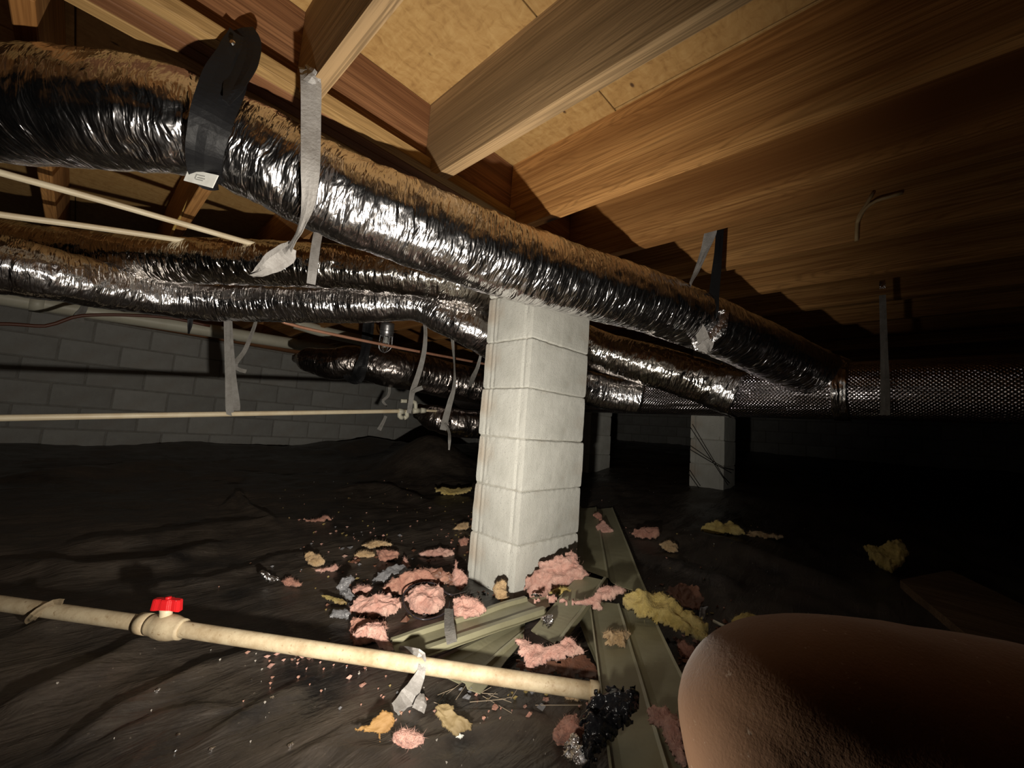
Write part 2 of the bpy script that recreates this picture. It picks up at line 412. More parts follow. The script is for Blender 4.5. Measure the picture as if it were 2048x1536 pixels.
# ------------------------------------------------------------------ floor
CP = np.array([(1.25,1.1,-.635),(3.7,1.1,-.345),(-.35,5.5,-.44),(.75,5.5,-.43),(1.9,5.5,-.40),(3.4,5.5,-.34),(8.5,3,-.06),(8.5,-2,-.1),(8.5,5.5,-.05),
 (0,0,-.66),(-2,1,-.62),(-2.4,4,-.52),(2,-2,-.6),(.5,1.5,-.635),(1.,.4,-.65),(2,3,-.53),(-.5,3,-.56),(.3,.8,-.645),(-1,-2,-.66),(6.2,1.2,-.26)])
def _tps(r2): return np.where(r2 > 1e-9, r2*np.log(np.maximum(r2, 1e-9)), 0)
_n = len(CP); _K = _tps(((CP[:, None, :2]-CP[None, :, :2])**2).sum(-1))+np.eye(_n)*.8
_A = np.block([[_K, np.c_[np.ones(_n), CP[:, :2]]], [np.c_[np.ones(_n), CP[:, :2]].T, np.zeros((3, 3))]])
_cf = np.linalg.solve(_A, np.concatenate([CP[:, 2], np.zeros(3)]))
# folds of the sheet: pixel polylines dropped on a level plane, ridge height, half width
FOLDS = []
for pl, hh, ww in (([(-60, 1470), (150, 1370), (340, 1270)], .030, .022), ([(20, 1560), (260, 1420), (420, 1330), (620, 1290)], .022, .018),
    ([(-40, 1150), (150, 1165), (330, 1140), (470, 1090)], .034, .030), ([(90, 1120), (260, 1105), (420, 1075), (560, 1060)], .030, .028),
    ([(-40, 1010), (180, 985), (400, 960)], .045, .06), ([(560, 1540), (700, 1450), (820, 1380)], .012, .014),
    ([(620, 1500), (820, 1496), (930, 1462), (1040, 1440), (1120, 1452)], .030, .020), ([(860, 1426), (930, 1422), (1060, 1418), (1110, 1440)], .022, .016),
    ([(700, 1560), (900, 1520), (1060, 1490)], .014, .02), ([(440, 1040), (470, 1020), (560, 1075)], .030, .02), ([(280, 1190), (420, 1175), (560, 1130), (640, 1125)], .02, .02),
    ([(1330, 1118), (1450, 1140), (1620, 1200), (1760, 1260)], .04, .05), ([(1280, 1140), (1400, 1190), (1500, 1215)], .03, .03),
    ([(640, 1010), (760, 1000), (860, 1030)], .03, .03), ([(480, 935), (640, 945), (800, 930)], .03, .06), ([(0, 1290), (160, 1250), (300, 1235)], .02, .02),
    ([(380, 1500), (520, 1400), (640, 1350)], .016, .016), ([(120, 1540), (330, 1440), (470, 1400)], .014, .014)):
    FOLDS.append((np.array([list(onZ(x, y, -.64))[:2] for x, y in pl]), hh, ww))
def floor_z(x, y, detail=True):
    x = np.asarray(x, float); y = np.asarray(y, float)
    sh = x.shape; X = x.ravel(); Y = y.ravel()
    z = _tps((X[:, None]-CP[None, :, 0])**2+(Y[:, None]-CP[None, :, 1])**2) @ _cf[:_n]+_cf[_n]+_cf[_n+1]*X+_cf[_n+2]*Y
    g = lambda cx, cy, rx, ry, h: h*np.exp(-((X-cx)/rx)**2-((Y-cy)/ry)**2)
    z = z+g(2.55, 3.55, .42, .40, .36)+g(2.7, 5.2, .5, .4, .10)+g(3.3, 4.6, .5, .5, .08)+g(.9, 5.3, .8, .3, .04)
    if detail:
        a = .56; U = X*math.cos(a)+Y*math.sin(a); V = -X*math.sin(a)+Y*math.cos(a)
        wv = V+.12*fbm(U*.8, V*.8, 3.1, 4, 3)
        fold = ridged(U*.55+3, wv*3.2, 1.7, 9, 2); fold = np.clip(fold-.55, 0, 1)/.45
        z = z+.020*fold**1.5*(.5+.5*noise3(U*.9, V*1.3, 7.7, 3))
        Xw = X+.02*fbm(X*6, Y*6, 4.4, 31, 2); Yw = Y+.02*fbm(X*6+5, Y*6, 1.4, 33, 2)
        for pl, hh, ww in FOLDS:
            dm = np.full(X.shape, 9.0); sg = np.zeros(X.shape); al = np.zeros(X.shape); ns = len(pl)-1
            for i in range(ns):
                a0, b0 = pl[i], pl[i+1]; ab = b0-a0; tt = np.clip(((Xw-a0[0])*ab[0]+(Yw-a0[1])*ab[1])/(ab @ ab), 0, 1)
                ex, ey = Xw-a0[0]-tt*ab[0], Yw-a0[1]-tt*ab[1]; dd = np.hypot(ex, ey); m_ = dd < dm
                sg = np.where(m_, ab[0]*ey-ab[1]*ex, sg); al = np.where(m_, (i+tt)/ns, al); dm = np.minimum(dm, dd)
            w2 = np.where(sg > 0, ww*1.0, ww*2.2)   # one flank steeper
            z = z+hh*np.exp(-(dm/w2)**2)*np.clip(np.sin(np.pi*np.clip(al, .03, .97))*1.6, 0, 1)
        far = np.clip((np.hypot(X, Y)-1.2)/2.5, 0, 1)
        z = z+(.012+.03*far)*fbm(X*2.2, Y*2.2, .5, 21, 4)+.004*ridged(X*9, Y*9, 2.2, 8, 2)
        calm = np.exp(-(((X-1.0)/.75)**2+((Y-.75)/.55)**2)**2)
        z0 = _tps((X[:, None]-CP[None, :, 0])**2+(Y[:, None]-CP[None, :, 1])**2) @ _cf[:_n]+_cf[_n]+_cf[_n+1]*X+_cf[_n+2]*Y
        z = z*(1-.55*calm)+z0*.55*calm
    return z.reshape(sh)
_gx = np.arange(-2.8, 8.85, .02); _gy = np.arange(-2.3, 5.7, .02)
_GX, _GY = np.meshgrid(_gx, _gy, indexing='ij'); _GZ = floor_z(_GX, _GY)
def fzv(x, y):
    a = np.clip((np.asarray(x)-_gx[0])/.02, 0, len(_gx)-1.001); b = np.clip((np.asarray(y)-_gy[0])/.02, 0, len(_gy)-1.001)
    i = a.astype(int); j = b.astype(int); a = a-i; b = b-j
    return (_GZ[i, j]*(1-a)+_GZ[i+1, j]*a)*(1-b)+(_GZ[i, j+1]*(1-a)+_GZ[i+1, j+1]*a)*b
def fz(x, y): return float(fzv(np.float64(x), np.float64(y)))
def onF(px, py, dz=0.0):
    r = ray(px, py); z = -.63
    for _ in range(12):
        P = r*((z+dz)/r[2]); z = .5*z+.5*fz(P[0], P[1])
    return Vector(r*((z+dz)/r[2]))
def build_floor():
    nx, ny = 470, 400
    s = np.linspace(-1, 1, nx); gx = .55+8.1*np.sign(s)*(np.abs(s)*.18+.82*np.abs(s)**2.6)
    gx = np.where(s < 0, .55+(gx-.55)*.42, gx)
    t = np.linspace(-1, 1, ny); gy = .8+4.85*np.sign(t)*(np.abs(t)*.25+.75*np.abs(t)**2.2)
    gy = np.where(t < 0, .8+(gy-.8)*.62, gy)
    Y, X = np.meshgrid(gy, gx, indexing='ij')
    Z = floor_z(X, Y)
    v = np.stack([X, Y, Z], -1).reshape(-1, 3)
    me = pyd('floor', v, grid_faces(ny, nx), True)
    o = link('floor', me, PLASTIC); tag(o, 'rumpled black plastic ground sheet dusted with dry brown dirt', kind='structure')
build_floor()

# ------------------------------------------------------------------ walls
BM_SHARE = {}
def block_wall(name, label, origin, axis, length, mat_b, z0=-.9, z1=.74):
    """axis 0: wall runs along X facing -Y; axis 1: runs along Y facing -X"""
    rows = int((z1-z0)/.2032); bw, bh, bd = .3968, .1937, .10
    if 'wb' not in BM_SHARE:
        me = box_mesh('wall_block', bw, bd, bh, .006); me.materials.append(mat_b); BM_SHARE['wb'] = me
        me2 = box_mesh('wall_block_half', bw/2-.005, bd, bh, .006); me2.materials.append(mat_b); BM_SHARE['wh'] = me2
    if axis == 0: w = box(name, (origin[0], origin[1]+.008, z0), (origin[0]+length, origin[1]+.12, z1), MORTAR, ch=0)
    else: w = box(name, (origin[0]+.008, origin[1], z0), (origin[0]+.12, origin[1]+length, z1), MORTAR, ch=0)
    tag(w, label, kind='structure'); L = Vector(w.location); rng = random.Random(name)
    for r in range(rows):
        zz = z0+.2032*(r+.5); x = 0 if r % 2 == 0 else -.2032
        while x < length-.01:
            a, b = max(0, x), min(length, x+.4064); half = (b-a) < .35
            if b-a < .15: x += .4064; continue
            c = (a+b)/2; jit = rng.uniform(-.002, .002)
            o = link('block', BM_SHARE['wh' if half else 'wb'], None, w)
            p = Vector((origin[0]+c, origin[1]+.05+jit, zz)) if axis == 0 else Vector((origin[0]+.05+jit, origin[1]+c, zz))
            o.location = p-L
            if axis: o.rotation_euler = (0, 0, math.pi/2)
            x += .4064
    return w
block_wall('wall_back', 'grey concrete block foundation wall running behind the ducts', (-2.6, 5.5), 0, 11.3, BLOCKW)
block_wall('wall_right', 'dim concrete block end wall far beyond the small pier', (8.7, -3.2), 1, 8.7, BLOCKW)
sp = box('trim_1', (-2.6, 5.46, .742), (8.7, 5.62, .78), W_GIRD, ch=.002); tag(sp, 'wooden sill plate on top of the block wall', kind='structure')

# ------------------------------------------------------------------ ceiling: subfloor panels and joists
JB, JT = .78, 1.06
ceil = box('ceiling', (-2.6, -3.2, JT+.020), (8.7, 5.62, JT+.035), OSB, ch=0)
tag(ceil, 'underside of a timber floor: bare strand board on pine joists', kind='structure')
cl = Vector(ceil.location)
xs = [-2.6, -1.36, 1.08, 3.52, 5.96, 8.7]
ys = [-3.2, -1.77, -.55, .67, 1.89, 3.11, 4.33, 5.62]
for j in range(len(ys)-1):
    xo = [-2.6]+[x+(1.22 if j % 2 else 0) for x in xs[1:-1]]+[8.7]
    for i in range(len(xo)-1):
        o = box('subfloor_panel', (xo[i]+.002, ys[j]+.002, JT), (xo[i+1]-.002, ys[j+1]-.002, JT+.018), OSB, None, .0015)
        o.parent = ceil; o.location -= cl
JX = [(.285+.402*k) for k in range(-6, 21)]
def add_joist(x, y0, y1, mat, mesh_cache={}):
    key = (round(y1-y0, 3), mat.name)
    if key not in mesh_cache:
        me = box_mesh('floor_joist', .038, y1-y0, JT-JB, .0025); me.materials.append(mat); mesh_cache[key] = me
    o = link('joist', mesh_cache[key], None, ceil); o.location = Vector((x+.019, (y0+y1)/2, (JB+JT)/2))-cl; return o
def add_notched(x, mat):
    # near-bay joist whose end is notched over the ledger strip
    y0, y1 = -3.2, 1.131
    prof = [(y0, JB), (y1-.075, JB), (y1-.038, JB+.025), (y1-.038, .8515), (y1, .8515), (y1, JT), (y0, JT)]
    v = [(-.019, y, z) for y, z in prof]+[(.019, y, z) for y, z in prof]; n = len(prof)
    f = [list(range(n)), list(range(2*n-1, n-1, -1))]+[[i, i+n, (i+1) % n+n, (i+1) % n] for i in range(n)]
    yc, zc = (y0+y1)/2, (JB+JT)/2
    me = pyd('notched_joist', [(a, b-yc, c-zc) for a, b, c in v], f); me.materials.append(mat)
    bm = bmesh.new(); bm.from_mesh(me); bmesh.ops.recalc_face_normals(bm, faces=bm.faces[:]); bm.to_mesh(me); bm.free()
    return me, yc, zc
MJ = add_notched(0, W_JOIST); MG = add_notched(0, W_GREY)
rj = random.Random(4)
for k, x in enumerate(JX):
    me, yc, zc = MG if k in (6, 7) else MJ
    o = link('joist', me, None, ceil); o.location = Vector((x+.019, yc, zc))-cl
for k in range(-7, 21):
    x = .205+.402*k
    if x < 8.6 and x > -2.5: add_joist(x, 1.25, 5.5, W_JOIST)
# rim board at the back wall
o = box('rim_board', (-2.6, 5.502, JB), (8.7, 5.54, JT), W_JOIST); o.parent = ceil; o.location -= cl

# girder with plies and ledger strip
gir = empty('girder', (1.2, 1.19, .815)); tag(gir, 'built-up reddish timber girder with a pale ledger strip, carried by the block piers', 'girder')
def gpart(name, lo_, hi, mat):
    o = box(name, lo_, hi, mat, None, .002); o.parent = gir; o.location -= gir.location; return o
for i in range(3):
    gpart('ply', (-2.6, 1.1335+.038*i, .8145-(.002 if i == 2 else 0)), (8.69, 1.1705+.038*i, JT-.001), W_GIRD if i < 2 else W_LEDG)
gpart('ledger_strip', (-2.6, 1.0955, .8135), (8.69, 1.1325, .8505), W_LEDG)

# ------------------------------------------------------------------ block piers
def pier_course_mesh(name, wx, wy, h, seed):
    """corner at the origin, spans +X and +Y; faces gridded, edges worn, shallow grooves in the -X face"""
    nu, nv = 22, 12; V = []; Fc = []
    per = [((0, wy), (0, 0), wy), ((0, 0), (wx, 0), wx), ((wx, 0), (wx, wy), wy), ((wx, wy), (0, wy), wx)]
    ring = []
    for (a, b, L) in per:
        for i in range(nu): t = i/nu; ring.append((a[0]+(b[0]-a[0])*t, a[1]+(b[1]-a[1])*t))
    ring = np.array(ring); m = len(ring); zz = np.concatenate([[0, .0025], np.linspace(.006, h-.006, nv), [h-.0025, h]])
    cen = np.array([wx/2, wy/2]); P = np.zeros((len(zz), m, 3))
    for k, z in enumerate(zz):
        q = ring.copy(); ez = min(z, h-z)
        inn = .004*np.exp(-ez/.0025)+.0012*np.abs(noise3(ring[:, 0]*60, ring[:, 1]*60+z*9, seed*5., seed))*np.exp(-ez/.006)*3
        inn = inn+.0011*fbm(ring[:, 0]*22, ring[:, 1]*22, z*22+seed*7, seed+2, 3)
        left = ring[:, 0] < 1e-6
        for y0, w in ((wy-.036, .006), (wy-.066, .005), (.034, .006)):
            inn = inn+np.where(left, .0032*np.exp(-((ring[:, 1]-y0-.004*noise3(z*14, y0*50, seed, 9))/w)**2), 0)
        d = np.zeros_like(q)
        d[:, 0] = np.where(q[:, 0] < 1e-6, 1, np.where(q[:, 0] > wx-1e-6, -1, 0)); d[:, 1] = np.where(q[:, 1] < 1e-6, 1, np.where(q[:, 1] > wy-1e-6, -1, 0))
        q = q+d*inn[:, None]; P[k, :, :2] = q; P[k, :, 2] = z
        if k in (0, 1, len(zz)-2, len(zz)-1): P[k, :, 2] += .0016*fbm(ring[:, 0]*16, ring[:, 1]*16, seed*3+k//2, seed+4, 2)
    n = len(zz); v = P.reshape(-1, 3); f = grid_faces(n, m, True)
    f += [list(range(m))[::-1], list(range((n-1)*m, n*m))]
    return pyd(name, v, f)
def pier(label, x, y, wx, wy, zb, zt, seed, top0):
    p = empty('block_pier', (x, y, zb)); tag(p, label, 'pier', 'concrete block piers')
    rng = random.Random(seed)
    zj = top0
    while zj > zb-.15: zj -= .2032
    k = 0
    while zj < zt-.03:
        h = min(.2000, zt-zj-.003)
        me = pier_course_mesh('course_block', wx, wy, .2000, seed*20+k); me.materials.append(BLOCK)
        o = link('block', me, None, p); o.location = (rng.uniform(-.003, .003), rng.uniform(-.003, .003), zj-zb+.0016)
        o.rotation_euler = (rng.uniform(-.003, .003), rng.uniform(-.003, .003), rng.uniform(-.008, .008))
        if h < .199: o.scale = (1, 1, h/.2000)
        zj += .2032; k += 1
    m = box('mortar', (x+.006, y+.006, zb-.12), (x+wx-.006, y+wy-.006, zt-.003), PIER_MORTAR, None, 0); m.parent = p; m.location -= p.location
    return p
pier('tall pale concrete block pier standing amid torn pink insulation', 1.225, 1.085, .40, .27, -.63, .812, 1, .3752)
p2 = pier('small distant block pier crossed by thin black wires', 3.668, 1.085, .30, .27, -.345, .812, 2, .245)
pier('dark block pier half hidden behind the tall pale pier', 3.62, 2.33, .40, .27, -.44, .78, 3, .22)

# black wires across the far pier
for i, (a, b) in enumerate((((1381, 855), (1456, 970)), ((1377, 897), (1463, 946)), ((1376, 945), (1398, 976)))):
    pts = [D(*a, 3.32), D((a[0]+b[0])/2+1, (a[1]+b[1])/2+1.5, 3.31), D(*b, 3.29)]
    o = link('thin_wire', tube_mesh('thin_wire', pts, .0035, 6, .05), WIRE)
    tag(o, ['steeper long black wire slanting across the small far pier', 'shallower long black wire crossing the small far pier', 'short black wire at the foot of the small far pier'][i], 'wire', 'wires on the far pier')

# ------------------------------------------------------------------ ducts
def duct_disp(seed, amp=1.0, bulges=()):
    def f(S, A):
        c, s = np.cos(A), np.sin(A)
        d = .0035*amp*fbm(S*34, c*1.3+3, s*1.3, seed, 2)+.0060*amp*fbm(S*5, c*1.6, s*1.6, seed+5, 3)
        d = d+.0022*amp*ridged(S*55+A*1.2, c*3, s*3, seed+9, 2)
        for s0, w, h in bulges: d = d-h*np.exp(-((S-s0)/w)**2)
        return d
    return f
def duct(label, pts, r, mat, seed, seg=72, step=.011, amp=1.0, bulges=(), name='flexible_duct'):
    me = tube_mesh(name, pts, r, seg, step, duct_disp(seed, amp, bulges))
    o = link(name, me, mat); tag(o, label, 'duct', 'foil ducts'); return o
d1 = [D(-130, 205, .985), D(0, 212, .96), D(200, 226, .95), D(330, 240, .975), D(420, 262, 1.01), D(520, 310, 1.06), D(700, 400, 1.15), D(850, 457, 1.25), D(1000, 515, 1.36),
      D(1150, 562, 1.50), D(1300, 606, 1.66), D(1420, 652, 1.80), D(1530, 700, 1.93), D(1660, 765, 2.02)]
R1 = [.120, .120, .118, .115, .104, .114, .119, .121, .122, .122, .121, .118, .122, .12]
duct('large foil flexible duct sagging diagonally below the girder, nearest of all the ducts', d1, R1, FOIL, 3, 96, .009)
d2 = [D(-140, 462, 1.74), D(0, 482, 1.78), D(137, 504, 1.80), D(308, 519, 1.81), D(450, 524, 1.82), D(700, 536, 1.87), D(900, 566, 1.96), D(1050, 630, 2.30), D(1190, 698, 2.36), D(1323, 737, 2.27), D(1430, 772, 2.20)]
duct('upper of the two foil ducts running side by side behind the girder', d2, [.098]*4+[.098, .098, .096, .104, .112, .115, .115], FOIL_B, 13)
d3 = [D(-140, 512, 1.42), D(0, 528, 1.50), D(137, 556, 1.63), D(308, 588, 1.87), D(450, 601, 2.00), D(700, 606, 2.05), D(830, 606, 2.08), D(900, 636, 2.06), D(970, 670, 2.10), D(1080, 742, 2.36), D(1200, 782, 2.45), D(1280, 794, 2.42)]
duct('lower of the two foil ducts side by side, dipping towards the tall pier', d3, [.105, .105, .098, .096, .098, .098, .09, .092, .098, .105, .1, .1], FOIL, 23)
d4 = [D(590, 716, 3.05), D(620, 720, 3.02), D(670, 728, 3.0), D(710, 724, 3.02), D(790, 738, 3.1), D(880, 756, 3.3), D(1000, 782, 3.5), D(1100, 800, 3.55)]
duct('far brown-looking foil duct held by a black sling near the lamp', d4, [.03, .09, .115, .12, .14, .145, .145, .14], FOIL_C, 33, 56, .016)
d5 = [D(835, 822, 3.3), D(870, 836, 3.25), D(920, 846, 3.25), D(1000, 850, 3.4), D(1080, 850, 3.5)]
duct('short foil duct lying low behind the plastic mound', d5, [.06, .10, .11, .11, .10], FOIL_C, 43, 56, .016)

# trunk duct, along Y
TX, TZ, TR = 2.475, .298, .135
tr = empty('trunk_duct', (TX, 1.0, TZ)); tag(tr, 'straight trunk duct wrapped in dimpled silver foil, fed by the flexible ducts', 'duct')
me = tube_mesh('jacket', [(0, -2.6, 0), (0, -1, 0), (0, 1, 0), (0, 2.0, 0)], TR, 64, .02, lambda S, A: .004*fbm(S*3, np.cos(A)*2, np.sin(A)*2, 5, 3))
link('jacket', me, TRUNK, tr)
for y0, w in ((-.78, .03), (-.30, .025), (.9, .03)):
    me = tube_mesh('tape_band', [(0, y0-w, 0), (0, y0+w, 0)], TR+.006, 48, .01, lambda S, A: .003*fbm(S*60, np.cos(A)*6, np.sin(A)*6, 7, 2))
    link('tape_band', me, FOIL, tr)
# flattened collar where the ducts join
for P0, P1, r, nm in ((D(1425, 770, 2.21), D(1475, 787, 2.15), .124, 'collar'), (D(1640, 757, 2.0), D(1690, 775, 2.04), .13, 'collar')):
    me = tube_mesh(nm, [P0-tr.location, P1-tr.location], r, 48, .01, lambda S, A: .004*fbm(S*70, np.cos(A)*5, np.sin(A)*5, 17, 2))
    link(nm, me, FOIL, tr)
tb = box('label_plate', (TX-TR-.004, 2.02, .25), (TX-TR+.03, 2.11, .275), TAG, None, 0); tb.parent = tr; tb.location -= tr.location
tb = box('label_plate', (TX-TR-.004, 2.28, .28), (TX-TR+.03, 2.38, .305), TAG, None, 0); tb.parent = tr; tb.location -= tr.location

# ------------------------------------------------------------------ straps and hangers
def strap(label, pts, w, mat=STRAP, twist=None, group='hanging straps', name='hanging_strap', th=.0016, wrink=.002, seed=1):
    o = link(name, ribbon_mesh(name, pts, w, th, .012, twist, None, wrink, seed), mat)
    return tag(o, label, 'strap', group)
# broad black sling round the near duct
bs = empty('black_sling', D(470, 95, 1.0)); tag(bs, 'broad black plastic sling hanging the near duct from the girder ledger', 'strap')
B0 = Vector(bs.location)
def sub(name, me, mat, root): return link(name, me, mat, root)
def rel(pts, root): return [p-root.location for p in pts]
def ribbon_child(name, pts, w, mat, root, **k):
    me = ribbon_mesh(name, pts, w, **k); me.transform(Matrix.Translation(-Vector(root.location))); return link(name, me, mat, root)
ribbon_child('sling_band', [onY(482, 70, 1.088), onY(472, 108, 1.075), D(447, 170, .90), D(425, 230, .885), D(412, 285, .90), D(408, 325, .93), D(412, 350, .985), D(430, 352, 1.06)],
             [.045, .062, .078, .074, .068, .066, .064, .064], BLACKP, bs, th=.003, wrink=.004, seed=3)
ribbon_child('sling_fold', [onY(484, 58, 1.10), onY(494, 84, 1.082), onY(490, 120, 1.065), D(470, 165, .905), D(452, 205, .885)], [.05, .06, .055, .04, .015], BLACKP, bs, th=.003, twist=[0, 20, 30, 30, 10], wrink=.004, seed=5)
me = bpy.data.meshes.new('nail'); bm = bmesh.new(); bmesh.ops.create_cone(bm, segments=12, radius1=.006, radius2=.004, depth=.004, cap_ends=True); bm.to_mesh(me); bm.free()
nl = link('nail_head', me, NAIL, bs); nl.location = onY(464, 84, 1.068)-B0; nl.rotation_euler = Vector(-W_).to_track_quat('Z', 'Y').to_euler()
tg = empty('paper_tag', D(405, 352, 1.0)); tag(tg, 'small white printed tag hanging under the black sling', 'tag')
P = [D(378, 338, .96), D(437, 351, .96), D(425, 376, .96), D(368, 361, .96)]
n = (P[1]-P[0]).cross(P[2]-P[0]).normalized()*.0012
me = pyd('card', [p+n-tg.location for p in P]+[p-n-tg.location for p in P], [[0, 1, 2, 3], [7, 6, 5, 4], [0, 4, 5, 1], [1, 5, 6, 2], [2, 6, 7, 3], [3, 7, 4, 0]])
link('card', me, TAG, tg)
def qp(u, v): return (P[0]*(1-u)+P[1]*u)*(1-v)+(P[3]*(1-u)+P[2]*u)*v
for u0, u1, v0, v1 in ((.32, .62, .30, .36), (.32, .36, .36, .66), (.40, .66, .50, .56), (.36, .62, .66, .72)):
    q = [qp(u0, v0), qp(u1, v0), qp(u1, v1), qp(u0, v1)]; k = n*1.6
    if k.dot(q[0]) > 0: k = -k
    me = pyd('print', [p+k-tg.location for p in q]+[p-tg.location for p in q], [[0, 1, 2, 3], [7, 6, 5, 4], [0, 4, 5, 1], [1, 5, 6, 2], [2, 6, 7, 3], [3, 7, 4, 0]])
    link('print', me, INK, tg)

st = empty('hanging_strap', D(620, 140, .97)); tag(st, 'long grey strap stapled to a joist end, over the near duct, with torn fan end', 'strap', 'hanging straps')
ribbon_child('webbing', [D(617, 138, .975), D(622, 165, .965), D(622, 250, .96), D(621, 330, .945), D(617, 400, .96), D(604, 450, 1.0), D(590, 480, 1.06), D(580, 497, 1.1)],
             [.040, .044, .042, .040, .034, .022, .016, .022], STRAP, st, twist=[0, 0, 0, 0, 20, 50, 55, 40], wrink=.002, seed=2)
ribbon_child('torn_end', [D(584, 492, 1.1), D(572, 508, 1.12), D(548, 524, 1.13), D(525, 540, 1.14), D(503, 551, 1.15)], [.03, .055, .055, .035, .010], STRAP, st, twist=[20, 10, 0, 0, 30], wrink=.008, seed=9)
ribbon_child('staple_fold', [D(606, 132, .985), D(618, 148, .96), D(630, 160, .965), D(633, 176, .975)], [.02, .035, .03, .01], STRAP, st, wrink=.008, seed=12)
strap('short grey strap crossing the upper paired duct beneath the near duct', [D(652, 400, 1.80), D(640, 450, 1.79), D(632, 490, 1.76), D(626, 535, 1.745), D(622, 568, 1.76)], [.035, .035, .035, .036, .034], STRAP)

def loop_pair(label, a, b, w, mat=STRAPD): pass
st = empty('hanging_strap', D(462, 650, 2.55)); tag(st, 'doubled dull strap loop carrying the thin level pipe in front of the block wall', 'strap', 'hanging straps')
PIPEY = 2.6
def pz(px, py, y=PIPEY): return onY(px, py, y)
ribbon_child('front_run', [pz(452, 560, 2.585), pz(453, 645, 2.585), pz(456, 740, 2.582), pz(459, 818, 2.578), pz(462, 826, 2.58)], [.024, .024, .027, .034, .034], STRAPD, st, wrink=.001)
ribbon_child('rear_run', [pz(458, 560, 2.625), pz(461, 650, 2.625), pz(465, 740, 2.625), pz(473, 815, 2.625), pz(466, 829, 2.6)], [.014, .018, .028, .034, .03], STRAPD, st, wrink=.001)
strap('thin slanting grey strap with a loose shiny end beside the doubled loop', [pz(512, 640, 2.7), pz(508, 655, 2.69), pz(490, 700, 2.68), pz(470, 728, 2.66), pz(476, 738, 2.66), pz(492, 743, 2.67)], [.016, .018, .022, .026, .02, .022], STRAPD)
strap('long bent grey strap hanging past the caged lamp to the level pipe', [D(848, 640, 2.55), D(851, 665, 2.55), D(848, 705, 2.55), D(838, 745, 2.56), D(826, 780, 2.58), D(822, 800, 2.6), D(818, 826, 2.62)], [.018, .022, .028, .032, .034, .03, .028], STRAPD)
strap('short stub of strap sticking out from the bent grey strap', [D(824, 785, 2.57), D(832, 780, 2.56), D(845, 775, 2.55)], [.02, .026, .026], STRAPD)
strap('grey strap twisting down to a ragged end above the low duct', [D(903, 655, 2.55), D(906, 690, 2.55), D(909, 740, 2.55), D(908, 775, 2.56), D(900, 805, 2.58), D(892, 835, 2.6), D(886, 860, 2.62)], [.024, .02, .016, .024, .034, .04, .042], STRAPD, [0, 30, 60, 30, 0, 0, 0])
strap('slim grey strap slanting against the far duct beside the tall pier', [D(962, 708, 2.45), D(955, 735, 2.5), D(946, 755, 2.6), D(940, 772, 2.75)], [.014, .022, .03, .024], STRAPD)
strap('curled strap end dangling left of the bent strap before the wall', [pz(777, 764, 2.8), pz(779, 780, 2.8), pz(776, 792, 2.8), pz(766, 802, 2.8), pz(774, 812, 2.8)], [.018, .018, .02, .02, .012], STRAPD)
strap('pale strap end below the level pipe before the block wall', [pz(772, 832, 2.75), pz(766, 845, 2.75), pz(758, 860, 2.75)], [.02, .024, .03], STRAPD)
strap('thin strap tail hanging below the mound at the low duct', [D(890, 846, 2.6), D(898, 864, 2.55), D(899, 880, 2.5), D(898, 900, 2.5)], [.012, .016, .018, .01], STRAPD)
st = empty('hanging_strap', D(1423, 455, 1.72)); tag(st, 'grey strap nailed to a joist with its frayed end over the near duct', 'strap', 'hanging straps')
ribbon_child('webbing', [D(1425, 446, 1.72), D(1421, 465, 1.715), D(1408, 505, 1.70), D(1392, 545, 1.67), D(1379, 572, 1.64), D(1380, 600, 1.63), D(1392, 640, 1.64), D(1404, 670, 1.66), D(1410, 693, 1.69)],
             [.040, .046, .032, .024, .016, .018, .034, .044, .052], STRAP, st, twist=[0, 0, 30, 40, 70, 60, 20, 0, 0], wrink=.003, seed=21)
ribbon_child('frayed_end', [D(1404, 684, 1.67), D(1412, 694, 1.67), D(1416, 704, 1.67)], [.05, .065, .02], STRAP, st, wrink=.010, seed=22)
nl = link('nail_head', nl.data, None, st); nl.location = D(1425, 450, 1.705)-st.location; nl.rotation_euler = Vector(-W_).to_track_quat('Z', 'Y').to_euler()
strap('black strap dropping from the joist around the near duct by the frayed strap', [D(1440, 456, 1.74), D(1437, 500, 1.72), D(1432, 550, 1.70), D(1428, 590, 1.68), D(1424, 625, 1.66), D(1412, 655, 1.68), D(1395, 670, 1.72)], [.03, .03, .036, .038, .045, .04, .03], BLACKP, th=.003)
ct = link('foil_tape_patch', ribbon_mesh('foil_tape_patch', [D(1385, 690, 1.70), D(1410, 678, 1.67), D(1432, 655, 1.655), D(1445, 620, 1.66)], [.05, .06, .075, .05], .002, .008, None, None, .010, 31), SCRAPF)
tag(ct, 'wrinkled shiny foil tape patch on the near duct at the strap', 'tape')
st = empty('hanging_strap', onX(1766, 570, 2.285)); tag(st, 'straight strap on the far right holding the foil trunk, with a shiny clip on top', 'strap', 'hanging straps')
ribbon_child('webbing', [onX(1765, 590, 2.283), onX(1768, 690, 2.29), onX(1770, 770, 2.322), onX(1770, 830, 2.345)], [.022, .024, .03, .032], STRAPD, st, wrink=.001)
ribbon_child('clip', [onX(1765, 560, 2.283), onX(1765, 568, 2.279), onX(1765, 577, 2.283)], [.018, .022, .018], SCRAPF, st, wrink=.004)
hg = link('joist_hanger_plate', ribbon_mesh('joist_hanger_plate', [D(1347, 478, 2.05), D(1347, 505, 2.05), D(1346, 532, 2.05)], [.085, .085, .08], .002, .02), STEEL)
tag(hg, 'dull galvanised metal strap plate between the shaded joists', 'bracket')

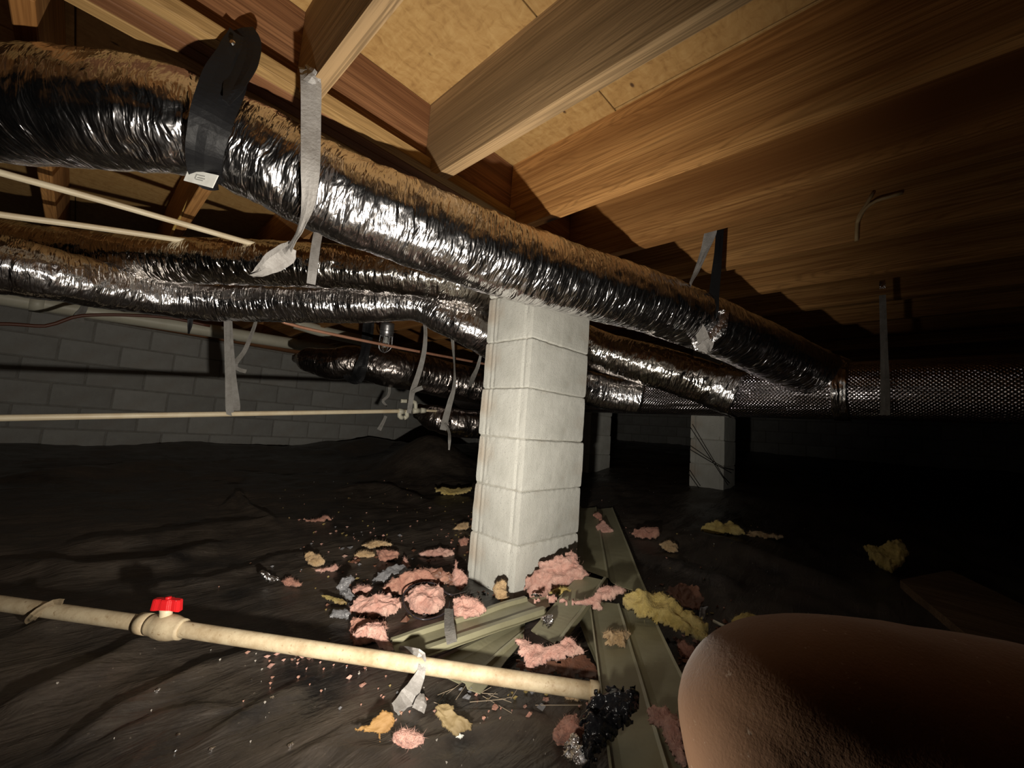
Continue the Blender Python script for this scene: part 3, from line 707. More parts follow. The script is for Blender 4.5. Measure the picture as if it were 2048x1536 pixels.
# far black sling around the far duct
fs = empty('black_sling', D(735, 655, 3.0)); tag(fs, 'black sling gripping the far duct beside the caged lamp', 'strap')
ribbon_child('sling_band', [D(738, 640, 2.92), D(735, 670, 2.9), D(730, 705, 2.86), D(722, 735, 2.84), D(714, 755, 2.88), D(700, 752, 2.93), D(690, 738, 2.96)], [.075, .075, .06, .08, .09, .08, .05], BLACKP, fs, th=.004, wrink=.01, seed=41)
strap('black strap tip poking below the paired ducts in front of the white drain pipe', [D(381, 625, 2.0), D(380, 648, 2.0), D(377, 668, 2.0)], [.03, .02, .008], BLACKP, th=.003)

# ------------------------------------------------------------------ pipes and cables
def pipe(label, pts, r, mat, name='water_pipe', cat='pipe', seg=16, step=.04, group=None):
    o = link(name, tube_mesh(name, pts, r, seg, step), mat); return tag(o, label, cat, group)
pipe('thin cream pipe slanting across the joists, upper of two at the left', [onY(-120, 310, 2.0), onY(0, 345, 2.0), onY(200, 400, 2.0), onY(450, 472, 2.0), onY(620, 520, 2.0)], .011, CPVC)
pipe('thin cream pipe resting above the paired ducts, lower of two at the left', [onY(-120, 408, 2.2), onY(0, 429, 2.2), onY(170, 452, 2.2), onY(340, 477, 2.2), onY(480, 500, 2.2)], .011, CPVC)
dp = empty('drain_pipe', onY(0, 597, 4.4)); tag(dp, 'thick white plastic drain pipe along the top of the block wall', 'pipe')
def child_tube(name, pts, r, mat, root, **k):
    me = tube_mesh(name, [Vector(p)-Vector(root.location) for p in pts], r, **k); return link(name, me, mat, root)
child_tube('pipe_run', [onY(-200, 562, 4.4), onY(700, 706, 4.4), onY(760, 716, 4.4)], .055, PVC, dp, seg=24, step=.2)
child_tube('coupling', [onY(672, 700, 4.4), onY(700, 705, 4.4)], .066, PVC, dp, seg=24, step=.05)
child_tube('coupling', [onY(60, 605, 4.4), onY(90, 610, 4.4)], .062, PVC, dp, seg=24, step=.05)
pipe('second white plastic pipe running up behind the black sling', [onY(590, 646, 3.8), onY(650, 664, 3.8), onY(760, 690, 3.8), onY(860, 720, 3.8)], .05, PVC, 'drain_pipe')
pipe('slim copper pipe crossing in front of the far duct', [onY(560, 640, 2.45), onY(600, 654, 2.45), onY(780, 692, 2.45), onY(965, 727, 2.45), onY(1010, 736, 2.45)], .009, COPPER)
lp = empty('level_pipe', onY(455, 826, PIPEY)); tag(lp, 'long level cream pipe in front of the block wall with fittings near the pier', 'pipe')
child_tube('pipe_run', [onY(-160, 838, PIPEY), onY(0, 836, PIPEY), onY(455, 828, PIPEY), onY(815, 822, PIPEY)], .0135, CPVC, lp, seg=16, step=.1)
for a, b, r in (((797, 823), (806, 823), .02), ((826, 822), (838, 821), .02), ((842, 821), (850, 821), .02)):
    child_tube('fitting', [onY(*a, PIPEY), onY(*b, PIPEY)], r, PVC, lp, seg=14, step=.02)
child_tube('elbow', [onY(801, 820, PIPEY), onY(799, 832, PIPEY), onY(805, 836, PIPEY)], .016, PVC, lp, seg=12, step=.01)
child_tube('elbow', [onY(812, 820, PIPEY), onY(814, 832, PIPEY), onY(808, 836, PIPEY)], .016, PVC, lp, seg=12, step=.01)
child_tube('riser', [onY(831, 820, PIPEY), onY(831, 808, PIPEY), onY(826, 803, PIPEY), onY(802, 802, PIPEY)], .014, PVC, lp, seg=12, step=.01)
child_tube('branch_run', [onY(848, 821, PIPEY), onY(900, 823, PIPEY+.02), onY(965, 827, PIPEY+.02)], .009, CPVC, lp, seg=12, step=.05)
pipe('brown cable sagging from the white drain pipe', [onY(-60, 648, 3.6), onY(20, 648, 3.6), onY(90, 652, 3.6), onY(130, 640, 3.6), onY(165, 631, 3.6), onY(250, 630, 3.6), onY(340, 636, 3.6), onY(420, 652, 3.6)], .010, CABLEB, 'cable', 'cable')
strap('stub of grey strap round the white drain pipe at the left', [onY(174, 604, 4.33), onY(166, 620, 4.33), onY(158, 632, 4.33), onY(156, 645, 4.33)], [.03, .04, .05, .07], STRAPD)
pipe('yellow cable stapled along a joist below the near duct', [D(398, 374, 1.62), D(380, 395, 1.66), D(366, 425, 1.72), D(350, 452, 1.8), D(340, 478, 1.88)], .005, CABLE, 'cable', 'cable')
cb = empty('cable', D(1713, 430, 1.7)); tag(cb, 'tan cable looped over a joist on the dim right side', 'cable')
child_tube('strand', [onX(1713, 482, 1.872), onX(1714, 450, 1.868), onX(1718, 432, 1.866), onX(1732, 410, 1.868), onX(1746, 386, 1.875)], .006, TANCABLE, cb, seg=8, step=.02)
child_tube('strand', [onX(1714, 446, 1.864), onX(1728, 420, 1.862), onX(1752, 402, 1.862), onX(1778, 394, 1.864), onX(1804, 386, 1.872)], .006, TANCABLE, cb, seg=8, step=.02)

# caged lamp
lm = empty('caged_lamp', D(771, 650, 2.75)); tag(lm, 'metal jar lamp with a wire cage hanging from the joists', 'lamp')
L0 = Vector(lm.location); up = Vector((0, 0, 1))
A0 = D(775, 652, 2.75); ax = (D(769, 702, 2.75)-A0); ln = ax.length; ax.normalize()
def along(t): return A0+ax*ln*t
hs = child_tube('housing', [along(-.12), along(.0), along(.25), along(.42), along(.45)], [.045, .045, .045, .040, .030], ALU, lm, seg=24, straight=True)
child_tube('rib', [along(.20), along(.23)], .049, ALU, lm, seg=24, straight=True).parent = hs
child_tube('rib', [along(.36), along(.40)], .045, ALU, lm, seg=24, straight=True).parent = hs
jr = child_tube('jar', [along(.42), along(.60), along(.80), along(.92), along(.96)], [.032, .034, .032, .022, .005], GLASS, lm, seg=20, straight=True)
bulb = child_tube('bulb', [along(.45), along(.58), along(.70), along(.80), along(.84)], [.010, .012, .019, .015, .003], TAG, lm, seg=16, straight=True)
bulb.parent = jr
e1 = Vector(R_); e2 = ax.cross(e1).normalized()
for k in range(4):
    a = k*math.pi/4; dd = (e1*math.cos(a)+e2*math.sin(a))
    child_tube('cage_wire', [along(.35)+dd*.042, along(.75)+dd*.044, along(.95)+dd*.034, along(1.06), along(.95)-dd*.034, along(.75)-dd*.044, along(.35)-dd*.042], .003, ALU, lm, seg=6, step=.012)

# ------------------------------------------------------------------ floor pipe with ball valve
vp = empty('floor_pipe', onF(620, 1300, .03)); tag(vp, 'dusty cream pipe lying across the black plastic with a red handled valve', 'pipe')
def fp(px, py, h): return onF(px, py, h)
PCTL = [(-160, fp(-160, 1184, .05)), (300, fp(300, 1249, .055)), (1198, fp(1198, 1384, .055))]
def pat(px):
    for (x0, p0), (x1, p1) in zip(PCTL, PCTL[1:]):
        if px <= x1 or x1 == 1198:
            # perspective-correct along the straight run
            lo_, hi = 0.0, 1.0
            for _ in range(40):
                t = (lo_+hi)/2; q = p0.lerp(p1, t); qa = np.array(q); xx = 1024+F*(qa @ R_)/(qa @ W_)
                if xx < px: lo_ = t
                else: hi = t
            return p0.lerp(p1, t)
PR = .0185
child_tube('pipe_run', [PCTL[0][1], pat(60), PCTL[1][1], pat(500), pat(850), PCTL[2][1]], PR, DPIPE, vp, seg=24, step=.05)
child_tube('coupling', [pat(279), pat(299)], PR*1.36, DPIPE, vp, seg=24, step=.02)
child_tube('coupling', [pat(1180), pat(1200)], PR*1.18, DPIPE, vp, seg=24, step=.02)
va, vb = pat(300), pat(366)
vv = [va.lerp(vb, t) for t in (0, .15, .3, .5, .7, .85, 1)]
vbody = child_tube('valve_body', vv, [PR*1.32, PR*1.36, PR*1.55, PR*1.68, PR*1.6, PR*1.4, PR*1.3], DPIPE, vp, seg=24, step=.01)
vc = va.lerp(vb, .42); dirp = (vb-va).normalized()
vnk = child_tube('valve_neck', [vc+up*.02, vc+up*.036, vc+up*.044], [.015, .014, .0155], CPVC, vp, seg=16, straight=True)
def handle():
    bm = bmesh.new(); L = .036
    prof = [(-L, .0075), (-L*.75, .010), (-.014, .0090), (-.009, .0135), (.009, .0135), (.014, .0090), (L*.75, .010), (L, .0075)]
    lo_ = []; hi = []
    pts = prof+[(x, -y) for x, y in prof[::-1]]
    for z, arr, k in ((0, lo_, 1), (.026, hi, .92)):
        for x, y in pts: arr.append(bm.verts.new((x*k, y*k, z-(abs(x)*.12 if z == 0 else abs(x)*.05))))
    n = len(pts); bm.faces.new(hi); bm.faces.new(lo_[::-1])
    for i in range(n): bm.faces.new((lo_[i], lo_[(i+1) % n], hi[(i+1) % n], hi[i]))
    bmesh.ops.recalc_face_normals(bm, faces=bm.faces[:]); bmesh.ops.bevel(bm, geom=bm.edges[:], offset=.0018, segments=2, affect='EDGES')
    me = bpy.data.meshes.new('handle'); bm.to_mesh(me); bm.free(); return me
vnk.parent = vbody; h = link('valve_handle', handle(), RED, vbody); h.location = vc+up*.043-Vector(vp.location); h.rotation_euler = (0, 0, math.atan2(dirp.y, dirp.x)+.15); h['label'] = 'red plastic butterfly handle'
child_tube('stem_cap', [vc+up*.067, vc+up*.073], .007, RED, vp, seg=12, straight=True).parent = vbody
o = strap('dirty tape strip wrapped round the floor pipe at the left', [pat(122)+up*.024, pat(108)+up*.022-Vector(W_)*.004, pat(96)+up*.008-Vector(W_)*.022, pat(84)-up*.012-Vector(W_)*.024, fp(62, 1242, .006)], [.016, .018, .02, .02, .018], mat_simple('dirty_tape', (.30, .23, .14), .7, noise=30, dk=(.2, .15, .09)), group='strips on the floor pipe')

# ------------------------------------------------------------------ olive siding panels on the floor
def panel(label, quad, prof, mat=OLIVE, n=24, h=(0, 0, 0, 0), sag=0.0, seed=0):
    """quad: four pixels (a->b along the near side edge, d->c the far edge); prof: [(v, height)] across"""
    C = [onF(q[0], q[1], hh) for q, hh in zip(quad, h)]
    V = []
    us = np.linspace(0, 1, n)
    for u in us:
        a = C[0].lerp(C[1], u); b = C[3].lerp(C[2], u)
        for v, z in prof:
            p = a.lerp(b, v); p.z += z+sag*math.sin(u*math.pi)+.0025*float(noise3(u*5, v*2, seed, 3))
            V.append(p)
    m = len(prof); f = grid_faces(n, m)
    vt = [tuple(p) for p in V]; vb_ = [(p[0], p[1], p[2]-.0022) for p in vt]; k = len(vt)
    f2 = [[i+k for i in q[::-1]] for q in f]
    edge = []
    bd = list(range(m))+[i*m+m-1 for i in range(1, n)]+[(n-1)*m+j for j in range(m-2, -1, -1)]+[i*m for i in range(n-2, 0, -1)]
    for i in range(len(bd)):
        a, b = bd[i], bd[(i+1) % len(bd)]; edge.append([a, b, b+k, a+k][::-1])
    me = pyd('siding_panel', vt+vb_, f+f2+edge)
    bm = bmesh.new(); bm.from_mesh(me); bmesh.ops.recalc_face_normals(bm, faces=bm.faces[:]); bm.to_mesh(me); bm.free()
    me.materials.append(mat); me.materials.append(OLIVEL)
    hp = [z > .0085 for v, z in prof]
    for p_ in me.polygons:
        js = [i % m for i in p_.vertices if i < k]
        if len(js) == 4 and all(hp[j] for j in js): p_.material_index = 1
    o = link('siding_panel', me, mat); tag(o, label, 'siding', 'olive siding panels'); return o
STEP2 = [(0, .012), (.02, .014), (.04, .002), (.12, 0), (.46, .010), (.49, .014), (.53, .002), (.60, 0), (.95, .010), (.98, .014), (1, .004)]
RIB = [(0, .0), (.02, .012), (.09, .013), (.12, .001), (.3, 0), (.62, .002), (.66, .013), (.74, .013), (.78, 0), (.97, 0), (1, .008)]
panel('long olive panel running back past the right side of the tall pier', [(1150, 1130), (1168, 1018), (1228, 1022), (1296, 1196)][0:1]+[(1160, 1016), (1226, 1018), (1300, 1200)], STEP2, h=(.02, .015, .015, .02), seed=1)
panel('widest olive panel in the foreground running towards the brown knee', [(1224, 1600), (1176, 1196), (1308, 1236), (1450, 1536)], STEP2, h=(.03, .05, .05, .03), seed=2, n=30)
panel('narrow olive strip beneath the widest panel, its edge on the dark gap', [(1215, 1390), (1152, 1230), (1180, 1205), (1226, 1370)], [(0, .004), (.2, 0), (.8, 0), (1, .01)], h=(.012, .03, .034, .016), seed=3)
panel('olive strip lying diagonally across the heap below the pier', [(1062, 1262), (1158, 1150), (1216, 1162), (1122, 1294)], [(0, .002), (.1, 0), (.8, .0), (.86, .012), (.96, .012), (1, 0)], h=(.055, .085, .085, .055), seed=4)
panel('olive panel with two pale ribs fanned out left of the heap', [(812, 1336), (780, 1282), (1040, 1192), (1094, 1226)][1:2]+[(1046, 1196), (1098, 1228), (806, 1330)], [(0, 0), (.04, .012), (.16, .013), (.2, .001), (.5, 0), (.72, .001), (.76, .013), (.9, .013), (.94, 0), (1, 0)], OLIVE, h=(.03, .05, .05, .03), seed=5)
panel('lowest olive panel fanned left and passing beneath the floor pipe', [(842, 1330), (1052, 1232), (1046, 1282), (960, 1392)], [(0, 0), (.1, .004), (.3, 0), (.66, .002), (.7, .010), (.76, .010), (.8, 0), (1, .004)], h=(.012, .03, .03, .005), seed=6)
panel('dark short olive strip tucked against the foot of the pier', [(1008, 1212), (1096, 1188), (1100, 1214), (1030, 1236)], [(0, 0), (.1, .008), (.5, 0), (1, .002)], h=(.02, .02, .02, .02), seed=7)

# ------------------------------------------------------------------ insulation and litter
def inpoly(x, y, poly):
    c = np.zeros(x.shape, bool); n = len(poly)
    for i in range(n):
        (x0, y0), (x1, y1) = poly[i], poly[(i+1) % n]
        cond = ((y0 > y) != (y1 > y)) & (x < (x1-x0)*(y-y0)/((y1-y0) or 1e-9)+x0)
        c ^= cond
    return c
def edist(x, y, poly):
    d = np.full(x.shape, 1e9); n = len(poly)
    for i in range(n):
        a = np.array(poly[i], float); b = np.array(poly[(i+1) % n], float); ab = b-a
        t = np.clip(((x-a[0])*ab[0]+(y-a[1])*ab[1])/(ab @ ab+1e-9), 0, 1)
        d = np.minimum(d, np.hypot(x-a[0]-t*ab[0], y-a[1]-t*ab[1]))
    return d
def chunk(name, label, cat, poly, mat, tilt=40, bulge=.02, rough=1.0, base=0.0, seed=1, group=None, step=None, thin=False, parent=None):
    """lump whose outline is given in pixels; its face leans back by tilt degrees from the floor, its underside drops to the floor"""
    poly = [tuple(map(float, p)) for p in poly]
    X = [p[0] for p in poly]; Y = [p[1] for p in poly]
    low = max(poly, key=lambda p: p[1]); B = onF(sum(X)/len(X), low[1], base)
    back = Vector((B.x, B.y, 0)).normalized(); a = math.radians(tilt)
    nrm = -back*math.sin(a)+Vector((0, 0, 1))*math.cos(a)
    ext = max(max(X)-min(X), max(Y)-min(Y)); st = step or max(1.2, ext/46)
    gx = np.arange(min(X)-st, max(X)+2*st, st); gy = np.arange(min(Y)-st, max(Y)+2*st, st*.8)
    GX, GY = np.meshgrid(gx, gy)
    jx = GX+st*3.4*min(rough, 1.2)*fbm(GX*.13, GY*.13, seed*3.3, seed, 3); jy = GY+st*3.0*min(rough, 1.2)*fbm(GX*.13+9, GY*.13, seed*3.3, seed+3, 3)
    ins = inpoly(jx, jy, poly); dist = edist(jx, jy, poly)
    rays = (GX[..., None]-1024)/F*R_-(GY[..., None]-768)/F*U_+W_
    nn = np.array(nrm); t = (nn @ np.array(B))/(rays @ nn); Pt = rays*t[..., None]
    pxm = float(B.length)/F
    e = np.clip(dist*pxm/max(bulge*1.2, .004), 0, 1); prof = np.sqrt(np.clip(1-(1-e)**2, 0, 1))
    qa = .02*fbm(Pt[..., 0]*20, Pt[..., 1]*20, Pt[..., 2]*20, seed+2, 2); nz = fbm(Pt[..., 0]*17+qa*30, Pt[..., 1]*17, Pt[..., 2]*17+seed, seed, 4); rg = ridged((Pt[..., 0]+qa)*16, (Pt[..., 1]-qa)*34, (Pt[..., 2]+qa)*34, seed+7, 3)
    up_ = bulge*prof*(1+.8*rough*nz+.55*rough*rg)+.004*rough*nz
    top = Pt+nn*up_[..., None]
    flv = fzv(top[..., 0], top[..., 1])-.004
    if thin: bot = top-nn*.0016
    else:
        room = np.maximum(top[..., 2]-np.maximum(flv, B.z-.03 if base > .02 else flv), .003)
        bot = top.copy(); bot[..., 2] -= np.minimum(room, 1.1*dist*pxm+.003); bot[..., :2] += np.array(back)[None, None, :2]*(np.minimum(.03, .5*dist*pxm))[..., None]
    idx = -np.ones(ins.shape, int); idx[ins] = np.arange(ins.sum()); k = int(ins.sum())
    vt = top[ins]; vb_ = bot[ins]
    c = ins[:-1, :-1] & ins[1:, :-1] & ins[:-1, 1:] & ins[1:, 1:]
    ii, jj = np.nonzero(c)
    q = np.stack([idx[ii, jj], idx[ii+1, jj], idx[ii+1, jj+1], idx[ii, jj+1]], -1)
    faces = q.tolist()+[[x+k for x in r[::-1]] for r in q.tolist()]
    cnt = {}
    for r in q.tolist():
        for a_, b_ in zip(r, r[1:]+r[:1]):
            if (b_, a_) in cnt: del cnt[(b_, a_)]
            else: cnt[(a_, b_)] = 1
    faces += [[b_, a_, a_+k, b_+k] for (a_, b_) in cnt]
    if mat.name.endswith('wool'):
        rg_ = np.random.RandomState(seed); m_ = min(420, k); pk = rg_.choice(k, m_, replace=False)
        eb = dist[ins][pk]*pxm < .012; pk = np.concatenate([pk[eb], pk[~eb][:m_//4]]); m_ = len(pk)
        p0 = vt[pk]; dr = rg_.normal(size=(m_, 3))*.8+nn*.7; dr /= np.linalg.norm(dr, axis=1)[:, None]
        ln_ = rg_.uniform(.004, .016, m_)[:, None]; sd_ = np.cross(dr, rg_.normal(size=(m_, 3))); sd_ /= np.linalg.norm(sd_, axis=1)[:, None]
        ex_ = np.stack([p0-sd_*.0003, p0+sd_*.0003, p0+dr*ln_], 1).reshape(-1, 3); k2 = 2*k
        vb_ = np.vstack([vb_, ex_]); faces += [[k2+3*i, k2+3*i+1, k2+3*i+2] for i in range(m_)]
    org = Vector(vt.mean(0)); org.z = float(vb_[:k, 2].min())
    vv_ = np.vstack([vt, vb_])-np.array(org)
    me = pyd(name, vv_, faces, not thin)
    bm = bmesh.new(); bm.from_mesh(me); bmesh.ops.delete(bm, geom=[v for v in bm.verts if not v.link_faces], context='VERTS')
    bmesh.ops.recalc_face_normals(bm, faces=bm.faces[:]); bm.to_mesh(me); bm.free()
    o = link(name, me, mat, parent); o.location = org if parent is None else org-Vector(parent.location)
    if parent is None: tag(o, label, cat, group)
    return o
def ell(cx, cy, rx, ry, n=14, seed=0, jag=.22, rot=0):
    rg = random.Random(seed*71+5); out = []
    for i in range(n):
        a = i/n*2*math.pi; r = 1+rg.uniform(-jag, jag); x, y = rx*r*math.cos(a), ry*r*math.sin(a); c, s = math.cos(rot), math.sin(rot)
        out.append((cx+x*c-y*s, cy+x*s+y*c))
    return out
G = 'torn insulation'
def ins(label, poly, mat=PINK, tilt=42, bulge=.022, seed=1, base=0., rough=1.0):
    return chunk('insulation_chunk', label, 'insulation', poly, mat, tilt, bulge, rough, base, seed, G)
ins('big pink insulation wad leaning against the right foot of the tall pier', [(1048, 1178), (1052, 1155), (1075, 1140), (1078, 1124), (1105, 1118), (1122, 1112), (1140, 1098), (1152, 1104), (1166, 1130), (1178, 1150), (1165, 1160), (1148, 1172), (1130, 1180), (1100, 1186), (1078, 1196), (1058, 1198)], PINK, 55, .03, 3, .02)
ins('pink insulation sash draped over the olive strips below the pier', [(1060, 1200), (1100, 1192), (1150, 1205), (1175, 1195), (1195, 1178), (1222, 1172), (1250, 1178), (1252, 1188), (1226, 1196), (1206, 1206), (1204, 1222), (1188, 1224), (1182, 1208), (1150, 1215), (1100, 1206), (1064, 1208)], PINK, 40, .014, 5, .09)
ins('yellow scrap tucked under the big pink wad', [(1096, 1186), (1110, 1178), (1130, 1178), (1148, 1184), (1140, 1192), (1110, 1192)], YELL, 40, .01, 6, .06)
ins('large shaggy yellow insulation bat right of the siding', [(1242, 1200), (1256, 1186), (1280, 1182), (1305, 1190), (1330, 1182), (1336, 1196), (1352, 1204), (1372, 1222), (1395, 1232), (1416, 1250), (1420, 1280), (1408, 1290), (1390, 1278), (1362, 1270), (1330, 1252), (1300, 1240), (1272, 1232), (1250, 1220)], YELL, 42, .026, 8, .03)
ins('tan tuft lying on top of the widest siding panel', ell(1231, 1278, 27, 18, 14, 3, .28), TANW, 35, .018, 10, .05, 1.3)
ins('triangular pink piece over the dark gap above the pipe end', [(1030, 1278), (1044, 1276), (1060, 1286), (1090, 1292), (1120, 1284), (1140, 1278), (1164, 1296), (1168, 1308), (1140, 1316), (1110, 1322), (1090, 1326), (1072, 1338), (1058, 1346), (1046, 1320), (1036, 1300)], PINK, 38, .014, 12, .05)
ins('round pink wad framed by a dark wire loop', ell(852, 1200, 42, 31, 18, 7, .08), PINK, 45, .03, 14)
ins('crumpled brown pink heap behind the wire loop', [(770, 1170), (800, 1150), (840, 1140), (872, 1134), (900, 1148), (905, 1165), (880, 1172), (840, 1168), (812, 1186), (790, 1195), (765, 1190)], PINKB, 45, .022, 15)
ins('red pink folded piece left of the wire loop', [(700, 1205), (718, 1196), (742, 1196), (770, 1188), (800, 1200), (802, 1216), (790, 1230), (770, 1240), (745, 1238), (720, 1232), (702, 1228)], PINK, 42, .024, 16)
ins('small pink puff above the red pink folded piece', ell(724, 1182, 18, 12, 12, 5, .2), PINK, 45, .016, 17, .01)
ins('brown underside flap hanging below the red pink piece', [(704, 1238), (740, 1240), (770, 1244), (776, 1262), (760, 1280), (730, 1290), (706, 1292), (700, 1262)], PINKB, 30, .014, 18)
ins('pale pink roll end beside the floor pipe', [(704, 1270), (722, 1254), (745, 1244), (765, 1248), (772, 1262), (776, 1280), (790, 1300), (770, 1306), (755, 1290), (742, 1274), (724, 1276), (708, 1280)], PINK, 45, .020, 19, .015)
ins('pointed pink puff at the left foot of the tall pier', [(902, 1150), (906, 1140), (912, 1120), (916, 1138), (928, 1146), (938, 1156), (934, 1172), (920, 1182), (906, 1172)], PINK, 55, .018, 20, .02)
ins('square pink wad on the fanned siding left of the pier', [(906, 1200), (925, 1192), (945, 1196), (966, 1206), (974, 1222), (960, 1234), (930, 1236), (908, 1232)], PINK, 42, .018, 21, .05)
ins('tan tuft standing at the corner foot of the pier', [(984, 1180), (992, 1164), (1004, 1158), (1016, 1166), (1012, 1182), (1018, 1196), (1006, 1208), (996, 1200), (990, 1190)], TANW, 55, .014, 22, .03)
ins('reddish pink strip on the plastic left of the pier', [(838, 1106), (860, 1100), (880, 1096), (905, 1100), (910, 1108), (890, 1114), (860, 1114), (842, 1112)], PINK, 35, .012, 23)
ins('tan pink strip, upper of the flat pair left of the pier', [(722, 1092), (745, 1084), (770, 1082), (785, 1090), (770, 1096), (740, 1098)], TANW, 35, .010, 24)
ins('tan pink strip, lower of the flat pair left of the pier', [(708, 1110), (724, 1102), (746, 1104), (752, 1112), (735, 1116), (714, 1116)], TANW, 35, .010, 25)
ins('brown fluffy clump right of the flat pair of strips', [(750, 1100), (775, 1100), (798, 1108), (796, 1120), (770, 1124), (755, 1118)], PINKB, 35, .012, 26)
ins('tan ragged clump with a pink base out on the plastic', [(608, 1112), (618, 1104), (632, 1106), (645, 1116), (650, 1128), (630, 1134), (615, 1128)], TANW, 42, .014, 27)
ins('pink sliver in front of the tan ragged clump', [(618, 1138), (640, 1140), (660, 1136), (674, 1130), (680, 1138), (666, 1144), (640, 1144)], PINK, 35, .008, 28)
ins('leftmost pink scrap beside the crumpled foil', [(562, 1164), (572, 1156), (586, 1156), (594, 1162), (604, 1172), (586, 1174), (568, 1170)], PINKB, 40, .012, 29)
ins('small pink tuft between the flat strips and the wire loop', [(802, 1126), (806, 1114), (814, 1120), (820, 1132), (812, 1138)], PINK, 50, .012, 30)
ins('tiny pale pink tuft above the brown pink heap', [(786, 1154), (792, 1150), (799, 1158), (794, 1164), (787, 1162)], PINK, 45, .008, 31)
ins('pink ball with folds on the plastic below the floor pipe', ell(816, 1478, 33, 19, 16, 9, .13), PINK, 45, .024, 32)
ins('pink wad beside the black bag in the foreground', [(1104, 1470), (1114, 1448), (1130, 1432), (1150, 1430), (1162, 1446), (1172, 1470), (1160, 1486), (1138, 1490), (1116, 1490)], PINKB, 48, .022, 33)
ins('long pink strip beside the brown knee', [(1288, 1420), (1306, 1414), (1330, 1412), (1350, 1430), (1366, 1450), (1372, 1500), (1376, 1540), (1360, 1536), (1346, 1510), (1332, 1486), (1322, 1460), (1300, 1444)], PINK, 40, .018, 34, .03)
ins('ochre insulation heap out on the plastic right of the pier', [(1400, 1066), (1402, 1054), (1420, 1044), (1436, 1042), (1446, 1048), (1456, 1040), (1470, 1046), (1482, 1058), (1492, 1070), (1460, 1070), (1430, 1068)], YELL, 50, .02, 35)
ins('thin trail of tan fluff right of the ochre heap', [(1490, 1066), (1520, 1062), (1545, 1068), (1572, 1074), (1560, 1080), (1530, 1076), (1500, 1074)], TANW, 30, .008, 36)
ins('pink and tan clump right of the long back panel', [(1264, 1070), (1270, 1060), (1295, 1056), (1318, 1058), (1322, 1072), (1312, 1080), (1290, 1078), (1272, 1076)], PINKB, 42, .014, 37)
ins('small tan clump in front of the pink and tan clump', [(1318, 1088), (1335, 1082), (1355, 1090), (1358, 1102), (1340, 1106), (1325, 1098)], TANW, 38, .010, 38)
ins('pink strip lying on the long back panel', [(1190, 1056), (1205, 1040), (1216, 1050), (1228, 1062), (1224, 1068), (1200, 1066)], PINK, 35, .008, 39, .02)
ins('rust coloured flat piece beside the pier and back panel', [(1186, 1030), (1196, 1024), (1206, 1034), (1208, 1042), (1196, 1044)], PINKB, 35, .006, 40, .02)
ins('dim yellow wad far out on the dark right', [(1724, 1094), (1738, 1090), (1756, 1096), (1780, 1086), (1800, 1080), (1814, 1092), (1818, 1112), (1800, 1132), (1784, 1150), (1760, 1136), (1740, 1122)], YELL, 45, .02, 41)
ins('yellow sheet edge peeking above the brown knee', [(1458, 1242), (1476, 1230), (1500, 1228), (1530, 1238), (1566, 1252), (1540, 1262), (1500, 1266), (1478, 1262)], YELL, 35, .014, 42)
ins('pink brown scraps between yellow bat and knee', [(1352, 1290), (1368, 1280), (1380, 1292), (1396, 1300), (1390, 1316), (1370, 1318), (1358, 1308)], PINKB, 40, .012, 43)
ins('flat yellow scrap on the plastic left of the pier', [(866, 984), (872, 976), (900, 977), (944, 974), (945, 984), (920, 990), (890, 990)], YELL, 25, .010, 44)
ins('tan fluff at the left edge of the pier foot', [(904, 1060), (918, 1048), (936, 1044), (938, 1056), (924, 1062)], TANW, 38, .008, 45)
ins('pink brown scrap hugging the lower left pier edge', [(914, 1082), (928, 1074), (938, 1080), (936, 1092), (922, 1092)], PINKB, 40, .010, 46)
ins('long pale pink sliver far left on the plastic', [(602, 1040), (630, 1036), (655, 1032), (672, 1038), (650, 1042), (620, 1044)], PINKB, 25, .007, 47)
ins('tan curl of fluff below the pipe near its end', [(1126, 1388), (1140, 1380), (1165, 1384), (1172, 1396), (1150, 1402), (1132, 1398)], TANW, 35, .010, 48)

GP = 'paper scraps'
def sheet(name, label, cat, poly, mat, tilt, seed, base=.004, bulge=.006, rough=1., group=GP):
    return chunk(name, label, cat, poly, mat, tilt, bulge, rough, base, seed, group, None, True)
sheet('kraft_scrap', 'olive tan kraft scrap with a torn corner below the pipe', 'paper', [(870, 1412), (878, 1408), (902, 1406), (910, 1424), (924, 1436), (946, 1446), (942, 1464), (934, 1462), (922, 1470), (912, 1476), (892, 1462), (878, 1444), (870, 1430)], KRAFTP, 40, 61, .012)
sheet('kraft_scrap', 'orange brown kraft scrap with a pointed tail below the pipe', 'paper', [(704, 1460), (735, 1450), (752, 1430), (768, 1420), (786, 1428), (788, 1448), (778, 1468), (764, 1470), (758, 1492), (757, 1470), (730, 1464)], KRAFT, 38, 62, .012)
sheet('kraft_scrap', 'white torn corner of paper behind the olive tan scrap', 'paper', [(911, 1476), (914, 1464), (929, 1472), (922, 1480)], TAG, 30, 63, .004)
sheet('leaf', 'yellow dry leaf left of the pink heap', 'leaf', [(640, 1192), (655, 1192), (680, 1200), (698, 1208), (680, 1210), (658, 1204)], LEAFM, 30, 64, .006, group='dry leaves')
sheet('foil_scrap', 'crumpled silver foil scrap at the left of the litter', 'foil', [(518, 1146), (528, 1140), (540, 1146), (552, 1154), (562, 1164), (545, 1168), (530, 1162), (518, 1156)], SCRAPF, 45, 65, .008, .012, 2., 'foil scraps')
sheet('foil_scrap', 'crumpled foil scrap on the siding strip under the pink sash', 'foil', [(1080, 1240), (1096, 1228), (1112, 1230), (1108, 1248), (1098, 1262), (1086, 1252)], SCRAPF, 45, 66, .075, .012, 2., 'foil scraps')
